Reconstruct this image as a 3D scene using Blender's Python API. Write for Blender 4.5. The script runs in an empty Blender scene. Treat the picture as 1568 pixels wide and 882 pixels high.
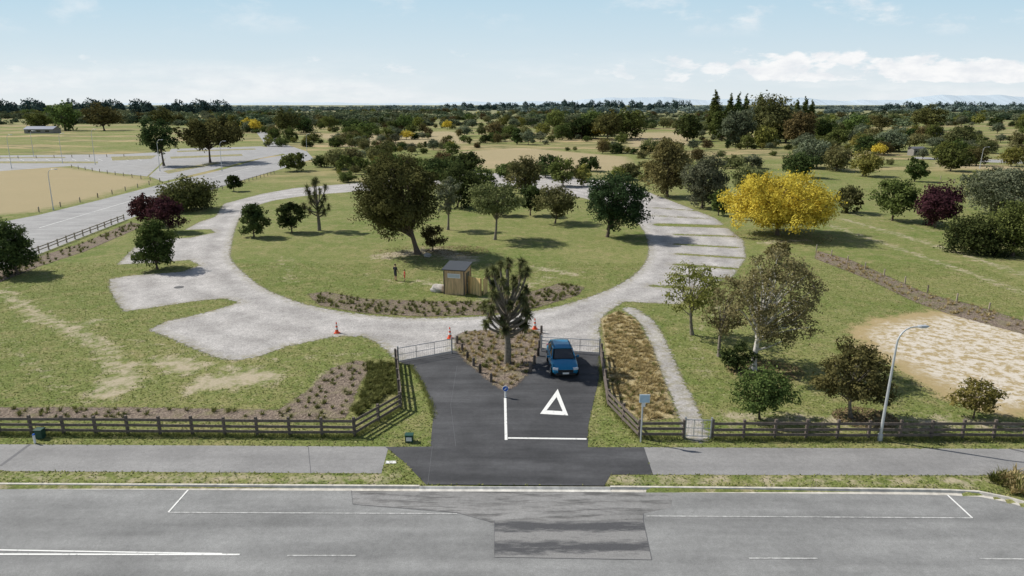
import bpy, math, random
import numpy as np
from mathutils import Vector, Matrix, Quaternion
random.seed(7)
RS=np.random.RandomState
scene=bpy.context.scene
# ---------------------------------------------------------------- camera / image pixel frame
FPX=1045.0; H=17.5; PITCH=math.radians(15.05)
CP,SP=math.cos(PITCH),math.sin(PITCH)
def P(u,v,z=0.0):
    """back-project image pixel (u,v) through the camera -> position on level ground (metres)"""
    xc=(u-784)/FPX; yc=(441-v)/FPX
    Y=CP+yc*SP; Z=-SP+yc*CP
    t=(H-z)/(-Z)
    return (xc*t,Y*t)
def depth(y,z=0): return y*CP+(H-z)*SP
def height_at(y,v):
    yc=(441-v)/FPX
    return H+y*(-SP+yc*CP)/(CP+yc*SP)
def PL(l,z=0.0): return [P(a,b,z) for a,b in l]

cam=bpy.data.cameras.new("camera"); camo=bpy.data.objects.new("camera",cam)
scene.collection.objects.link(camo); scene.camera=camo
camo.location=(0,0,H); camo.rotation_euler=(math.pi/2-PITCH,0,0)
cam.sensor_width=36; cam.lens=FPX/1568*36; cam.clip_end=60000; cam.clip_start=0.5

# ---------------------------------------------------------------- light
SD=Vector((1,-0.42,-1.05)).normalized()
sl=bpy.data.lights.new("sun","SUN"); sl.energy=5.0; sl.angle=math.radians(0.5); sl.color=(1,0.955,0.88)
so=bpy.data.objects.new("sun",sl); scene.collection.objects.link(so)
so.rotation_euler=SD.to_track_quat('-Z','Y').to_euler(); so.location=(-50,20,60)
w=bpy.data.worlds.new("World"); scene.world=w; w.use_nodes=True
nt=w.node_tree; nt.nodes.clear()
class NT:
    def __init__(s,nt): s.nt=nt
    def n(s,t,**k):
        nd=s.nt.nodes.new(t)
        for a,b in k.items(): setattr(nd,a,b)
        return nd
    def set(s,sock,v):
        if isinstance(v,bpy.types.NodeSocket): s.nt.links.new(v,sock)
        elif isinstance(v,(tuple,list)) and len(v)==3 and sock.type=='RGBA': sock.default_value=(*v,1)
        else: sock.default_value=v
    def m(s,op,a,b=0.0,c=None,clamp=False):
        nd=s.n('ShaderNodeMath',operation=op,use_clamp=clamp); s.set(nd.inputs[0],a); s.set(nd.inputs[1],b)
        if c is not None: s.set(nd.inputs[2],c)
        return nd.outputs[0]
    def mix(s,f,a,b,bt='MIX'):
        nd=s.n('ShaderNodeMix',data_type='RGBA',blend_type=bt)
        s.set(nd.inputs[0],f); s.set(nd.inputs[6],a); s.set(nd.inputs[7],b)
        return nd.outputs[2]
    def noise(s,vec,scale,detail=3,rough=0.55,dist=0):
        nd=s.n('ShaderNodeTexNoise'); s.set(nd.inputs['Vector'],vec)
        nd.inputs['Scale'].default_value=scale; nd.inputs['Detail'].default_value=detail
        nd.inputs['Roughness'].default_value=rough; nd.inputs['Distortion'].default_value=dist
        return nd.outputs['Fac']
    def mr(s,v,a,b,c=0.0,d=1.0,smooth=False):
        nd=s.n('ShaderNodeMapRange'); nd.clamp=True
        if smooth: nd.interpolation_type='SMOOTHSTEP'
        s.set(nd.inputs[0],v); s.set(nd.inputs[1],a); s.set(nd.inputs[2],b); s.set(nd.inputs[3],c); s.set(nd.inputs[4],d)
        return nd.outputs[0]
    def pos(s): return s.n('ShaderNodeNewGeometry').outputs['Position']
    def scale(s,vec,sc):
        nd=s.n('ShaderNodeVectorMath',operation='MULTIPLY'); s.set(nd.inputs[0],vec); nd.inputs[1].default_value=sc
        return nd.outputs[0]
    def attr(s,name): return s.n('ShaderNodeAttribute',attribute_name=name).outputs['Fac']
    def val(s,col,f):
        nd=s.n('ShaderNodeVectorMath',operation='SCALE'); s.set(nd.inputs[0],col); s.set(nd.inputs[3],f); return nd.outputs[0]
W=NT(nt)
sky=W.n('ShaderNodeTexSky'); sky.sky_type='NISHITA'; sky.sun_disc=False
el=math.asin(-SD.z); sky.sun_elevation=el; sky.sun_rotation=math.atan2(-SD.x,-SD.y)
sky.air_density=1.0; sky.dust_density=0.8; sky.ozone_density=1.0
tc=W.n('ShaderNodeTexCoord'); sp=W.n('ShaderNodeSeparateXYZ'); nt.links.new(tc.outputs['Generated'],sp.inputs[0])
ya=W.m('MAXIMUM',W.m('ABSOLUTE',sp.outputs[1]),0.05)
az=W.m('DIVIDE',sp.outputs[0],ya); ele=W.m('DIVIDE',sp.outputs[2],ya)
cb=W.n('ShaderNodeCombineXYZ'); W.set(cb.inputs[0],az); W.set(cb.inputs[1],W.m('MULTIPLY',ele,2.4))
cl=W.noise(cb.outputs[0],15.0,9,0.6,0.15)
# low cumulus bank, stronger to the right (flat bases, puffy tops)
band=W.m('MULTIPLY',W.mr(ele,0.024,0.036,0,1,True),W.mr(ele,0.052,0.082,1,0,True))
right=W.mr(az,0.05,0.40,0.25,1.0,True)
cm1=W.mr(W.m('ADD',cl,W.m('MULTIPLY',W.m('MULTIPLY',band,right),0.22)),0.60,0.72,0,1,True)
cm1=W.m('MULTIPLY',W.m('MULTIPLY',cm1,W.mr(band,0,.4)),W.mr(right,0.25,1,.4,.95))
soft=W.m('MULTIPLY',W.mr(W.noise(W.scale(cb.outputs[0],(.5,1.4,1)),5.0,6,0.6),.42,.66,0,.6,True),W.mr(ele,0.085,0.02,0,1,True))
cl2=W.noise(cb.outputs[0],7.0,8,0.6,0.1)
upm=W.m('MULTIPLY',W.mr(ele,0.085,0.12,0,1,True),W.mr(az,0.1,0.3,0.4,1,True))
cm2=W.m('MULTIPLY',W.mr(cl2,0.50,0.68,0,.85,True),upm)
cm=W.m('MAXIMUM',W.m('MAXIMUM',cm1,soft),cm2)
clear=W.mix(W.mr(ele,0.0,0.15,0,1),(7.9,8.5,8.8),(5.0,7.0,8.3))
lowmix=W.mr(ele,0.15,0.5,0.95,0.0,True)
col=W.mix(lowmix,W.val(sky.outputs[0],.8),clear)
shade=W.mix(W.mr(W.noise(cb.outputs[0],24.0,5,0.6),.35,.6),(8.2,8.45,8.8),(9.7,9.7,9.7))
col=W.mix(cm,col,shade)
bg=W.n('ShaderNodeBackground'); W.set(bg.inputs[0],col); bg.inputs[1].default_value=0.1
wo=W.n('ShaderNodeOutputWorld'); nt.links.new(bg.outputs[0],wo.inputs[0])
scene.view_settings.view_transform='Standard'; scene.view_settings.look='None'; scene.view_settings.exposure=0

# ---------------------------------------------------------------- materials
def newmat(name):
    m=bpy.data.materials.new(name); m.use_nodes=True; m.node_tree.nodes.clear(); return m,NT(m.node_tree)
def finish(m,N,col,rough=0.9,bump=None,bs=0.3,bd=0.05,metal=0,spec=0.3,alpha=None):
    b=N.n('ShaderNodeBsdfPrincipled'); N.set(b.inputs['Base Color'],col); N.set(b.inputs['Roughness'],rough)
    b.inputs['Metallic'].default_value=metal; b.inputs['Specular IOR Level'].default_value=spec
    if bump is not None:
        bn=N.n('ShaderNodeBump'); bn.inputs['Strength'].default_value=bs; bn.inputs['Distance'].default_value=bd
        N.set(bn.inputs['Height'],bump); N.nt.links.new(bn.outputs[0],b.inputs['Normal'])
    if alpha is not None: N.set(b.inputs['Alpha'],alpha)
    o=N.n('ShaderNodeOutputMaterial'); N.nt.links.new(b.outputs[0],o.inputs[0]); return m
def plain(name,col,rough=0.6,var=0.25,sc=6,metal=0,spec=0.4):
    m,N=newmat(name); n=N.noise(N.pos(),sc,4)
    c=N.val(tuple(col),N.mr(n,0.25,0.75,1-var,1+var)); return finish(m,N,c,rough,n,0.15,0.01,metal,spec)
def leafmat(name,c1,c2,trans=0.3,hv=0.06,vv=0.3):
    m,N=newmat(name); t=N.attr('tint')
    c=N.mix(t,c1,c2)
    r=N.n('ShaderNodeObjectInfo').outputs['Random']
    hs=N.n('ShaderNodeHueSaturation'); N.set(hs.inputs['Hue'],N.mr(r,0,1,0.5-hv*0.5,0.5+hv*0.35))
    N.set(hs.inputs['Value'],N.mr(N.m('FRACT',N.m('MULTIPLY',r,7.3)),0,1,1-vv,1+vv)); N.set(hs.inputs['Color'],c)
    d=N.n('ShaderNodeBsdfDiffuse'); N.set(d.inputs['Color'],hs.outputs[0])
    tr=N.n('ShaderNodeBsdfTranslucent'); N.set(tr.inputs[0],hs.outputs[0])
    mx=N.n('ShaderNodeMixShader'); mx.inputs[0].default_value=trans
    N.nt.links.new(d.outputs[0],mx.inputs[1]); N.nt.links.new(tr.outputs[0],mx.inputs[2])
    o=N.n('ShaderNodeOutputMaterial'); N.nt.links.new(mx.outputs[0],o.inputs[0]); return m

L={}
L['green']=leafmat('leaf_green',(0.045,0.068,0.02),(0.165,0.205,0.062))
L['dark']=leafmat('leaf_dark_green',(0.026,0.044,0.017),(0.10,0.135,0.045))
L['rich']=leafmat('leaf_rich_green',(0.024,0.055,0.024),(0.09,0.155,0.065))
L['olive']=leafmat('leaf_olive',(0.08,0.09,0.034),(0.235,0.24,0.10))
L['brown']=leafmat('leaf_bronze',(0.075,0.06,0.025),(0.21,0.17,0.075))
L['birch']=leafmat('leaf_birch',(0.13,0.12,0.052),(0.32,0.28,0.14),.35,0,0)
L['grey']=leafmat('leaf_grey_green',(0.10,0.12,0.072),(0.24,0.265,0.165))
L['yellow']=leafmat('leaf_golden',(0.46,0.37,0.05),(0.85,0.70,0.12),0.35,0.0,0.05)
L['lime']=leafmat('leaf_yellow_green',(0.14,0.15,0.036),(0.33,0.32,0.09))
L['purple']=leafmat('leaf_purple',(0.036,0.017,0.02),(0.115,0.048,0.05))
L['oak']=leafmat('leaf_oak',(0.055,0.058,0.021),(0.195,0.19,0.068))
L['cab']=leafmat('leaf_cabbage',(0.06,0.07,0.028),(0.21,0.225,0.095),0.15,0.0,0.0)
L['dead']=leafmat('leaf_dead',(0.14,0.105,0.06),(0.30,0.23,0.13),0.1,0,0)
L['far']=leafmat('leaf_far_hazed',(0.07,0.10,0.058),(0.19,0.215,0.12),0.1,0.08,0.3)  # lighter leaf tones: aerial haze mixed into the base colour
L['haze']=leafmat('leaf_horizon_hazed',(0.14,0.19,0.175),(0.22,0.27,0.235),0.1,0.05,0.2)  # bluish pale foliage, distance haze painted into the colour
L['pine']=leafmat('leaf_pine_belt_hazed',(0.06,0.095,0.09),(0.085,0.125,0.11),0.0,0.0,0.1)  # blue-grey pines, air haze put into the leaf colour
L['tuss']=leafmat('tussock_green',(0.10,0.12,0.035),(0.30,0.30,0.11),0.2,0,0)
L['dryg']=leafmat('tussock_dry',(0.32,0.25,0.12),(0.66,0.55,0.29),0.25,0,0)
L['grass']=leafmat('grass_blades',(0.14,0.175,0.045),(0.34,0.345,0.135),0.3,0,0)
BARK=plain('bark',(0.12,0.09,0.068),0.9,0.4,8)
BARKG=plain('bark_grey',(0.20,0.175,0.14),0.9,0.4,8)
BIRCH=plain('bark_birch',(0.55,0.52,0.47),0.8,0.4,5)

# ---------------------------------------------------------------- distance fields (metres, + inside)
def sd_poly(pts,poly):
    poly=np.asarray(poly,float); x,y=pts[:,0],pts[:,1]
    d=np.full(len(pts),1e18); ins=np.zeros(len(pts),bool); n=len(poly)
    for i in range(n):
        a=poly[i]; b=poly[(i+1)%n]; e=b-a
        px=x-a[0]; py=y-a[1]
        t=np.clip((px*e[0]+py*e[1])/(e@e+1e-12),0,1)
        d=np.minimum(d,(px-t*e[0])**2+(py-t*e[1])**2)
        c=(a[1]>y)!=(b[1]>y)
        if abs(e[1])>1e-12: ins^= c&(x<(e[0])*(y-a[1])/e[1]+a[0])
    return np.where(ins,1,-1)*np.sqrt(d)
def sd_line(pts,line,wd):
    line=np.asarray(line,float); x,y=pts[:,0],pts[:,1]; d=np.full(len(pts),1e18)
    for a,b in zip(line[:-1],line[1:]):
        e=b-a; px=x-a[0]; py=y-a[1]; t=np.clip((px*e[0]+py*e[1])/(e@e+1e-12),0,1)
        d=np.minimum(d,(px-t*e[0])**2+(py-t*e[1])**2)
    return wd/2-np.sqrt(d)
def smooth(l,it=2,closed=True):
    l=[np.array(p,float) for p in l]
    for _ in range(it):
        o=[]; n=len(l)
        for i in range(n if closed else n-1):
            a,b=l[i],l[(i+1)%n]; o+= [a*.75+b*.25,a*.25+b*.75]
        if not closed: o=[l[0]]+o+[l[-1]]
        l=o
    return [tuple(p) for p in l]

G_OUT=PL([(612,556),(596,540),(580,526),(555,515),(515,515),(440,530),(400,545),(360,552),(335,549),(305,537),(270,522),(228,505),(255,492),(310,480),(345,470),(366,463),(345,457),(300,461),(240,470),(190,477),(178,462),(167,440),(168,427),(200,422),(280,416),(306,406),(290,398),(240,402),(180,405),(205,380),(225,365),(290,364),(330,356),(322,351),(283,352),(305,340),(330,332),(343,312),(400,297),(450,288),(550,280),(640,268),(760,265),(870,270),(960,280),(1000,297),(1050,316),(1095,334),(1138,368),(1142,395),(1120,425),(1095,432),(1060,452),(1040,466),(955,462),(942,470),(925,482),(917,505),(922,545),(830,540),(820,530),(700,520),(694,545)])
G_IN=smooth(PL([(353,380),(352,396),(368,414),(400,440),(440,457),(480,470),(560,483),(650,488),(740,485),(820,477),(880,463),(940,441),(975,419),(992,397),(994,375),(985,350),(965,331),(930,313),(880,300),(760,284),(640,284),(550,293),(470,299),(400,310),(368,330),(358,355)]),1)
STRIPS=[([(1000,318),(1068,323)],.7),([(1000,330),(1085,335)],.7),([(1012,344),(1112,347)],2.4),([(1035,359),(1122,362)],.9),([(1036,374),(1128,379)],.9),([(1040,389),(1133,395)],.9),([(1036,405),(1130,412)],.9),([(1030,421),(1110,427)],.9),([(1000,438),(1060,442)],.8)]
PATH=smooth(PL([(965,474),(992,492),(1010,530),(1030,580),(1052,625),(1066,668)]),1,False)
def f_gravel(p):
    s=np.minimum(sd_poly(p,G_OUT),-sd_poly(p,G_IN))
    for l,wd in STRIPS: s=np.minimum(s,-sd_line(p,PL(l),wd))
    s=np.maximum(s,sd_line(p,PATH,1.25))
    return s
DRIVE=PL([(652,742),(618,707),(590,684.5),(659,684),(663,640),(660,620),(645,585),(628,560),(608,553),(694,537),(760,540),(826,533),(921,541),(917,580),(908,620),(901,650),(900,685),(986,685),(1000,727),(935,727),(925,744)])
ISLAND=smooth(PL([(698,510),(740,505),(832,503),(826,530),(818,560),(800,582),(778,600),(768,598),(745,580),(718,558),(697,537)]),1)
BED_F=PL([(470,450),(500,447),(560,458),(650,461),(740,462),(820,445),(860,433),(895,440),(885,452),(820,472),(740,482),(650,485),(560,480),(490,468)])
BED_L=PL([(-200,628),(0,624),(200,624),(425,628),(470,600),(505,565),(545,552),(572,558),(550,590),(530,640),(430,646),(200,643),(0,642),(-200,642)])
BED_R=PL([(1250,384),(1300,397),(1420,450),(1500,470),(1640,515),(1640,540),(1568,512),(1450,480),(1400,462),(1330,428),(1248,396)])
BED_S=PL([(0,412),(60,393),(130,371),(200,340),(222,345),(130,385),(60,408),(0,432),(-60,450),(-60,432)])
DRYB=PL([(920,488),(945,476),(975,490),(997,530),(1015,580),(1036,640),(985,645),(960,628),(935,600),(928,545)])
GREENB=PL([(560,556),(604,556),(606,600),(545,640),(536,630),(556,590)])
SAND=PL([(1295,505),(1330,487),(1430,474),(1520,482),(1600,500),(1700,560),(1650,640),(1535,640),(1450,615),(1380,572),(1310,530)])
DIRT=[PL([(136,612),(150,590),(170,572),(198,566),(218,577),(205,590),(170,612)]),PL([(235,548),(290,548),(312,560),(290,574),(255,570)]),PL([(300,578),(360,570),(415,566),(430,580),(400,590),(320,596),(280,606)]),PL([(470,600),(500,575),(540,560),(560,575),(500,600)])]
DIRTL=[([(50,480),(110,505),(160,530),(190,575)],1.3),([(70,492),(120,500),(150,490)],.9),([(590,392),(665,382),(715,398)],3.5),([(640,430),(690,440)],1.0),([(820,410),(880,420)],1.3),([(1290,335),(1420,372),(1568,420)],.9),([(1270,345),(1390,385),(1568,448)],.7),([(0,445),(40,470),(60,490)],1.1),([(1130,640),(1320,645),(1540,650)],1.3),([(700,470),(760,455),(840,425)],.8),([(1170,372),(1230,368)],1.5),([(-100,731),(590,733)],.55),([(930,734),(1500,738)],.55),([(160,560),(300,555),(420,572)],.8)]
DRYF=[PL([(-200,255),(110,256),(245,277),(150,303),(60,325),(-200,345)]),PL([(700,232),(800,226),(965,240),(975,262),(860,262),(720,258)]),PL([(960,203),(1060,203),(1060,222),(960,226)]),PL([(480,205),(700,202),(720,220),(520,225)]),PL([(1420,246),(1568,255),(1568,262),(1430,256)])]
TRK=[([(430,395),(440,430)],.5),([(442,395),(452,430)],.5),([(200,520),(300,540),(430,552),(560,540)],.5),([(1270,320),(1400,350),(1568,380)],.7),([(0,520),(60,560),(110,620)],.6),([(1100,470),(1060,520),(1080,580)],.5),([(560,420),(620,440),(700,425)],.5)]
KERB=[(-900,737),(0,742),(300,743.5),(650,745.5),(925,746.5),(1300,749.5),(1440,751),(1500,754),(1545,763),(1590,776),(1660,800),(1760,840),(1850,900)]
KL=PL(KERB)
KW=[(-400.0,KL[0][1]+ (KL[0][1]-KL[1][1])/(KL[0][0]-KL[1][0])*(-400-KL[0][0]))]+KL[1:]
ROADP=KW+[(KW[-1][0]+1,4.0),(-400,4.0)]

# ---------------------------------------------------------------- ground sheet
xs=np.concatenate([[-20000,-6000,-2500,-1200,-700,-500],np.arange(-400,-90,5),np.arange(-90,90,0.42),np.arange(90,401,5),[500,700,1200,2500,6000,20000]])
ys=np.concatenate([[-3000,-800,-200,-50,0],np.arange(4,20,2),np.arange(20,62,0.3),np.arange(62,100,.5),np.arange(100,170,1.),np.arange(170,420,4),[450,500,600,800,1200,2000,4000,8000,16000,30000]])
GX,GY=np.meshgrid(xs,ys); pts=np.stack([GX.ravel(),GY.ravel()],1); nx,ny=len(xs),len(ys)
def build(name,V,F,mats,midx=None,tint=None,attrs=None,smooth_=False):
    me=bpy.data.meshes.new(name); V=np.ascontiguousarray(V,np.float32); F=np.ascontiguousarray(F,np.int32)
    me.vertices.add(len(V)); me.vertices.foreach_set('co',V.ravel())
    me.loops.add(F.size); me.loops.foreach_set('vertex_index',F.ravel())
    me.polygons.add(len(F)); me.polygons.foreach_set('loop_start',np.arange(0,F.size,4,dtype=np.int32))
    me.polygons.foreach_set('loop_total',np.full(len(F),4,np.int32))
    for m in mats: me.materials.append(m)
    if midx is not None: me.polygons.foreach_set('material_index',np.ascontiguousarray(midx,np.int32))
    if tint is not None:
        a=me.attributes.new('tint','FLOAT','FACE'); a.data.foreach_set('value',np.ascontiguousarray(tint,np.float32))
    for k,v in (attrs or {}).items():
        a=me.attributes.new(k,'FLOAT','POINT'); a.data.foreach_set('value',np.ascontiguousarray(v,np.float32))
    me.update(calc_edges=True); me.validate()
    if smooth_: me.shade_smooth()
    return me
def link(name,me,parent=None,loc=None):
    o=bpy.data.objects.new(name,me); scene.collection.objects.link(o)
    if parent: o.parent=parent
    if loc is not None: o.location=loc
    return o
idx=np.arange(nx*ny).reshape(ny,nx)
GF=np.stack([idx[:-1,:-1].ravel(),idx[:-1,1:].ravel(),idx[1:,1:].ravel(),idx[1:,:-1].ravel()],1)
sroad=sd_poly(pts,ROADP)
gz=np.where(sroad>0.0,-0.16,0.0)
sdirt=np.full(len(pts),-99.)
for p in DIRT: sdirt=np.maximum(sdirt,sd_poly(pts,p))
for l,wd in DIRTL: sdirt=np.maximum(sdirt,sd_line(pts,PL(l),wd)-0.2)
for l,wd in TRK: sdirt=np.maximum(sdirt,sd_line(pts,PL(l),wd)-0.65)
ssand=sd_poly(pts,SAND)
sdry=np.full(len(pts),-99.)
for p in DRYF: sdry=np.maximum(sdry,sd_poly(pts,p))
gm,N=newmat('ground_grass'); p=N.pos()
n1=N.noise(p,0.07,3); n2=N.noise(p,0.5,5,0.68); n3=N.noise(p,6,3,0.7); n4=N.noise(p,25,2)
spn=N.n('ShaderNodeSeparateXYZ'); N.set(spn.inputs[0],p)
g=N.mix(N.mr(n1,0.35,0.65),(0.150,0.192,0.050),(0.225,0.235,0.084))
g=N.mix(N.mr(n2,0.46,0.68,0,.8),g,(0.31,0.27,0.13))
g=N.mix(N.mr(N.noise(p,1.7,4),0.50,0.70,0,0.75),g,(0.10,0.145,0.036))
g=N.mix(N.mr(N.noise(p,2.6,5,.72),0.56,0.70,0,0.85),g,(0.43,0.375,0.23))
g=N.val(g,N.mr(n3,0.3,0.7,0.62,1.36)); g=N.val(g,N.mr(n4,0.3,0.7,0.75,1.25))
nf=N.noise(N.scale(p,(0.4,1.0,1)),0.022,4,0.6); ff=N.m('MULTIPLY',N.mr(spn.outputs[1],110,230),N.mr(nf,0.47,0.56))
ff2=N.noise(N.scale(p,(0.5,1.0,1)),0.09,4,0.7)
g=N.mix(ff,g,N.mix(N.mr(ff2,.42,.58),(0.42,0.33,0.18),(0.16,0.165,0.07)))
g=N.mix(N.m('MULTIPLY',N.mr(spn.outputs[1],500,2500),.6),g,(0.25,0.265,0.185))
fd=N.mr(N.m('ADD',N.attr('sd_dry'),N.m('MULTIPLY',N.m('SUBTRACT',n2,.5),6)),-1,3)
g=N.mix(N.m('MULTIPLY',fd,.85),g,N.mix(n3,(0.31,0.25,0.145),(0.48,0.39,0.245)))
dn=N.m('MULTIPLY',N.m('SUBTRACT',N.noise(p,1.0,6,0.75),.5),8)
g=N.mix(N.mr(N.m('ADD',N.attr('sd_dirt'),dn),-0.5,1.0,0,.9),g,N.mix(n3,(0.33,0.28,0.19),(0.58,0.50,0.375)))
sn=N.m('MULTIPLY',N.m('SUBTRACT',N.noise(p,.8,5,0.7),.5),4)
sd_=N.m('ADD',N.attr('sd_sand'),sn)
g=N.mix(N.mr(sd_,-0.4,.6,0,.9),g,N.mix(n3,(0.33,0.245,0.125),(0.50,0.39,0.215)))
g=N.mix(N.m('MULTIPLY',N.mr(sd_,1.0,2.6),N.mr(N.noise(p,1.3,6,.78),.44,.54)),g,N.mix(n4,(0.52,0.47,0.39),(0.74,0.68,0.59)))
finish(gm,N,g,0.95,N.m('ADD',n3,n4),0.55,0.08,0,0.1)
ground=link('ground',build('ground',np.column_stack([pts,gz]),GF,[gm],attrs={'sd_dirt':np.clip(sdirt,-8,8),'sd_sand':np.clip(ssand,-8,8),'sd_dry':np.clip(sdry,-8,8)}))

def layer(name,sd,z,mat,attrs=None,margin=0.9):
    keep=(sd[GF]>-margin).any(1)
    F=GF[keep]; used,inv=np.unique(F,return_inverse=True)
    V=np.column_stack([pts[used],np.full(len(used),z)])
    A={'sd':np.clip(sd[used],-8,8)}
    for k,v in (attrs or {}).items(): A[k]=v[used]
    return link(name,build(name,V,inv.reshape(-1,4),[mat],attrs=A))
def edge_alpha(N,p,amp=0.5,soft=0.12,sc=3):
    n=N.m('MULTIPLY',N.m('SUBTRACT',N.noise(p,sc,4,0.7),.5),amp*2)
    return N.mr(N.m('ADD',N.attr('sd'),n),-soft,soft)
# gravel
sgr=f_gravel(pts)
sgin=sd_poly(pts,G_IN)
m,N=newmat('gravel'); p=N.pos()
a=N.noise(p,0.25,4,.6); b=N.noise(p,7,5,.9); c=N.noise(p,45,2,.7); v=N.n('ShaderNodeTexVoronoi'); v.inputs['Scale'].default_value=11; N.set(v.inputs['Vector'],p)
gc=N.mix(N.mr(a,.35,.65),(0.37,0.352,0.335),(0.475,0.455,0.435))
gc=N.val(gc,N.mr(b,.32,.68,.64,1.32)); gc=N.val(gc,N.mr(v.outputs['Color'],0,1,.78,1.22)); gc=N.val(gc,N.mr(c,.3,.7,.8,1.2))
gc=N.val(gc,N.mr(N.noise(p,1.2,5,.75),.35,.65,.86,1.12))
tr=N.attr('ring')   # wheel tracks follow the loop
t1=N.m('ADD',N.m('MULTIPLY',N.m('SINE',N.m('ADD',N.m('MULTIPLY',tr,1.9),N.m('MULTIPLY',a,6))),.5),.5)
gc=N.val(gc,N.mr(t1,0,1,.90,1.08))
gc=N.mix(N.m('MULTIPLY',N.mr(N.attr('sd'),0,1.1,1,0),N.mr(N.noise(p,2,4),.4,.65)),gc,(0.25,0.23,0.14))
finish(m,N,gc,0.95,b,.7,.06,0,.2,edge_alpha(N,p,.65))
layer('gravel_driveway',sgr,0.004,m,{'ring':np.clip(sgin,-60,60)})
# mulch beds
m,N=newmat('bark_mulch'); p=N.pos()
v=N.n('ShaderNodeTexVoronoi'); v.inputs['Scale'].default_value=9; N.set(v.inputs['Vector'],p)
b=N.noise(p,10,3,.8)
mc=N.mix(v.outputs['Color'],(0.10,0.075,0.06),(0.31,0.25,0.195)); mc=N.val(mc,N.mr(b,.3,.7,.5,1.45))
mc=N.mix(N.mr(N.noise(p,.8,4),.5,.7,0,.7),mc,(0.20,0.19,0.09))
finish(m,N,mc,.95,v.outputs['Distance'],.8,.06,0,.15,edge_alpha(N,p,.45))
sm=sd_poly(pts,ISLAND)
for q in (BED_F,BED_L,BED_R,BED_S): sm=np.maximum(sm,sd_poly(pts,q))
layer('bark_mulch_bed',sm,0.016,m)
m,N=newmat('dry_bed_soil'); p=N.pos(); b=N.noise(p,5,4,.7)
finish(m,N,N.mix(N.mr(b,.35,.65),(0.28,0.23,0.12),(0.48,0.40,0.23)),.95,b,.6,.08,0,.15,edge_alpha(N,p,.3))
layer('dry_grass_bed_soil',sd_poly(pts,DRYB),0.016,m)

# ---------------------------------------------------------------- mesh helper
class B:
    def __init__(s): s.v=[];s.f=[];s.m=[];s.mats=[]
    def mi(s,m):
        if m not in s.mats: s.mats.append(m)
        return s.mats.index(m)
    def add(s,vs,fs,m):
        k=len(s.v); s.v+=[tuple(v) for v in vs]; i=s.mi(m)
        for f in fs: s.f.append([a+k for a in f]); s.m.append(i)
    def box(s,c,sz,m,rz=0,R=None):
        R=R or Matrix.Rotation(rz,3,'Z'); c=Vector(c)
        vs=[c+R@Vector((x*sz[0]/2,y*sz[1]/2,z*sz[2]/2)) for z in(-1,1) for x,y in((-1,-1),(1,-1),(1,1),(-1,1))]
        s.add(vs,[(3,2,1,0),(4,5,6,7),(0,1,5,4),(1,2,6,5),(2,3,7,6),(3,0,4,7)],m)
    def cyl(s,p0,p1,r0,r1,m,seg=10,cap=True):
        p0,p1=Vector(p0),Vector(p1); q=(p1-p0).to_track_quat('Z','Y')
        vs=[];
        for p,r in((p0,r0),(p1,r1)):
            vs+=[p+q@Vector((math.cos(2*math.pi*i/seg)*r,math.sin(2*math.pi*i/seg)*r,0)) for i in range(seg)]
        fs=[(i,(i+1)%seg,seg+(i+1)%seg,seg+i) for i in range(seg)]
        if cap: fs+=[tuple(range(seg))[::-1],tuple(range(seg,2*seg))]
        s.add(vs,fs,m)
    def pipe(s,pts,rs,m,seg=8):
        for i in range(len(pts)-1): s.cyl(pts[i],pts[i+1],rs[i],rs[i+1],m,seg)
    def loft(s,secs,m,cap=True):
        n=len(secs[0]); vs=[v for q in secs for v in q]; fs=[]
        for j in range(len(secs)-1):
            for i in range(n): fs.append((j*n+i,j*n+(i+1)%n,(j+1)*n+(i+1)%n,(j+1)*n+i))
        if cap: fs+=[tuple(range(n))[::-1],tuple((len(secs)-1)*n+i for i in range(n))]
        s.add(vs,fs,m)
    def ell(s,c,r,m,su=12,sv=8,R=None):
        R=R or Matrix.Identity(3); vs=[];c=Vector(c)
        for j in range(sv+1):
            t=math.pi*j/sv
            for i in range(su):
                a=2*math.pi*i/su; vs.append(c+R@Vector((r[0]*math.sin(t)*math.cos(a),r[1]*math.sin(t)*math.sin(a),r[2]*math.cos(t))))
        s.add(vs,[(j*su+i,(j+1)*su+i,(j+1)*su+(i+1)%su,j*su+(i+1)%su) for j in range(sv) for i in range(su)],m)
    def poly(s,pl,z,m): s.add([(x,y,z) for x,y in pl],[tuple(range(len(pl)))],m)
    def obj(s,name,parent=None,loc=None,rz=0,smooth_=False,bev=0):
        me=bpy.data.meshes.new(name); me.from_pydata(s.v,[],s.f)
        for m in s.mats: me.materials.append(m)
        me.polygons.foreach_set('material_index',s.m); me.update()
        if smooth_: me.shade_smooth()
        o=link(name,me,parent,loc); o.rotation_euler[2]=rz
        if bev:
            b=o.modifiers.new('bevel','BEVEL'); b.width=bev; b.segments=2; b.limit_method='ANGLE'
        return o
def flat(name,pl,z,m):
    b=B(); 
    ar=sum(pl[i][0]*pl[(i+1)%len(pl)][1]-pl[(i+1)%len(pl)][0]*pl[i][1] for i in range(len(pl)))
    b.poly(pl if ar>0 else pl[::-1],z,m); return b.obj(name)

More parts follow.
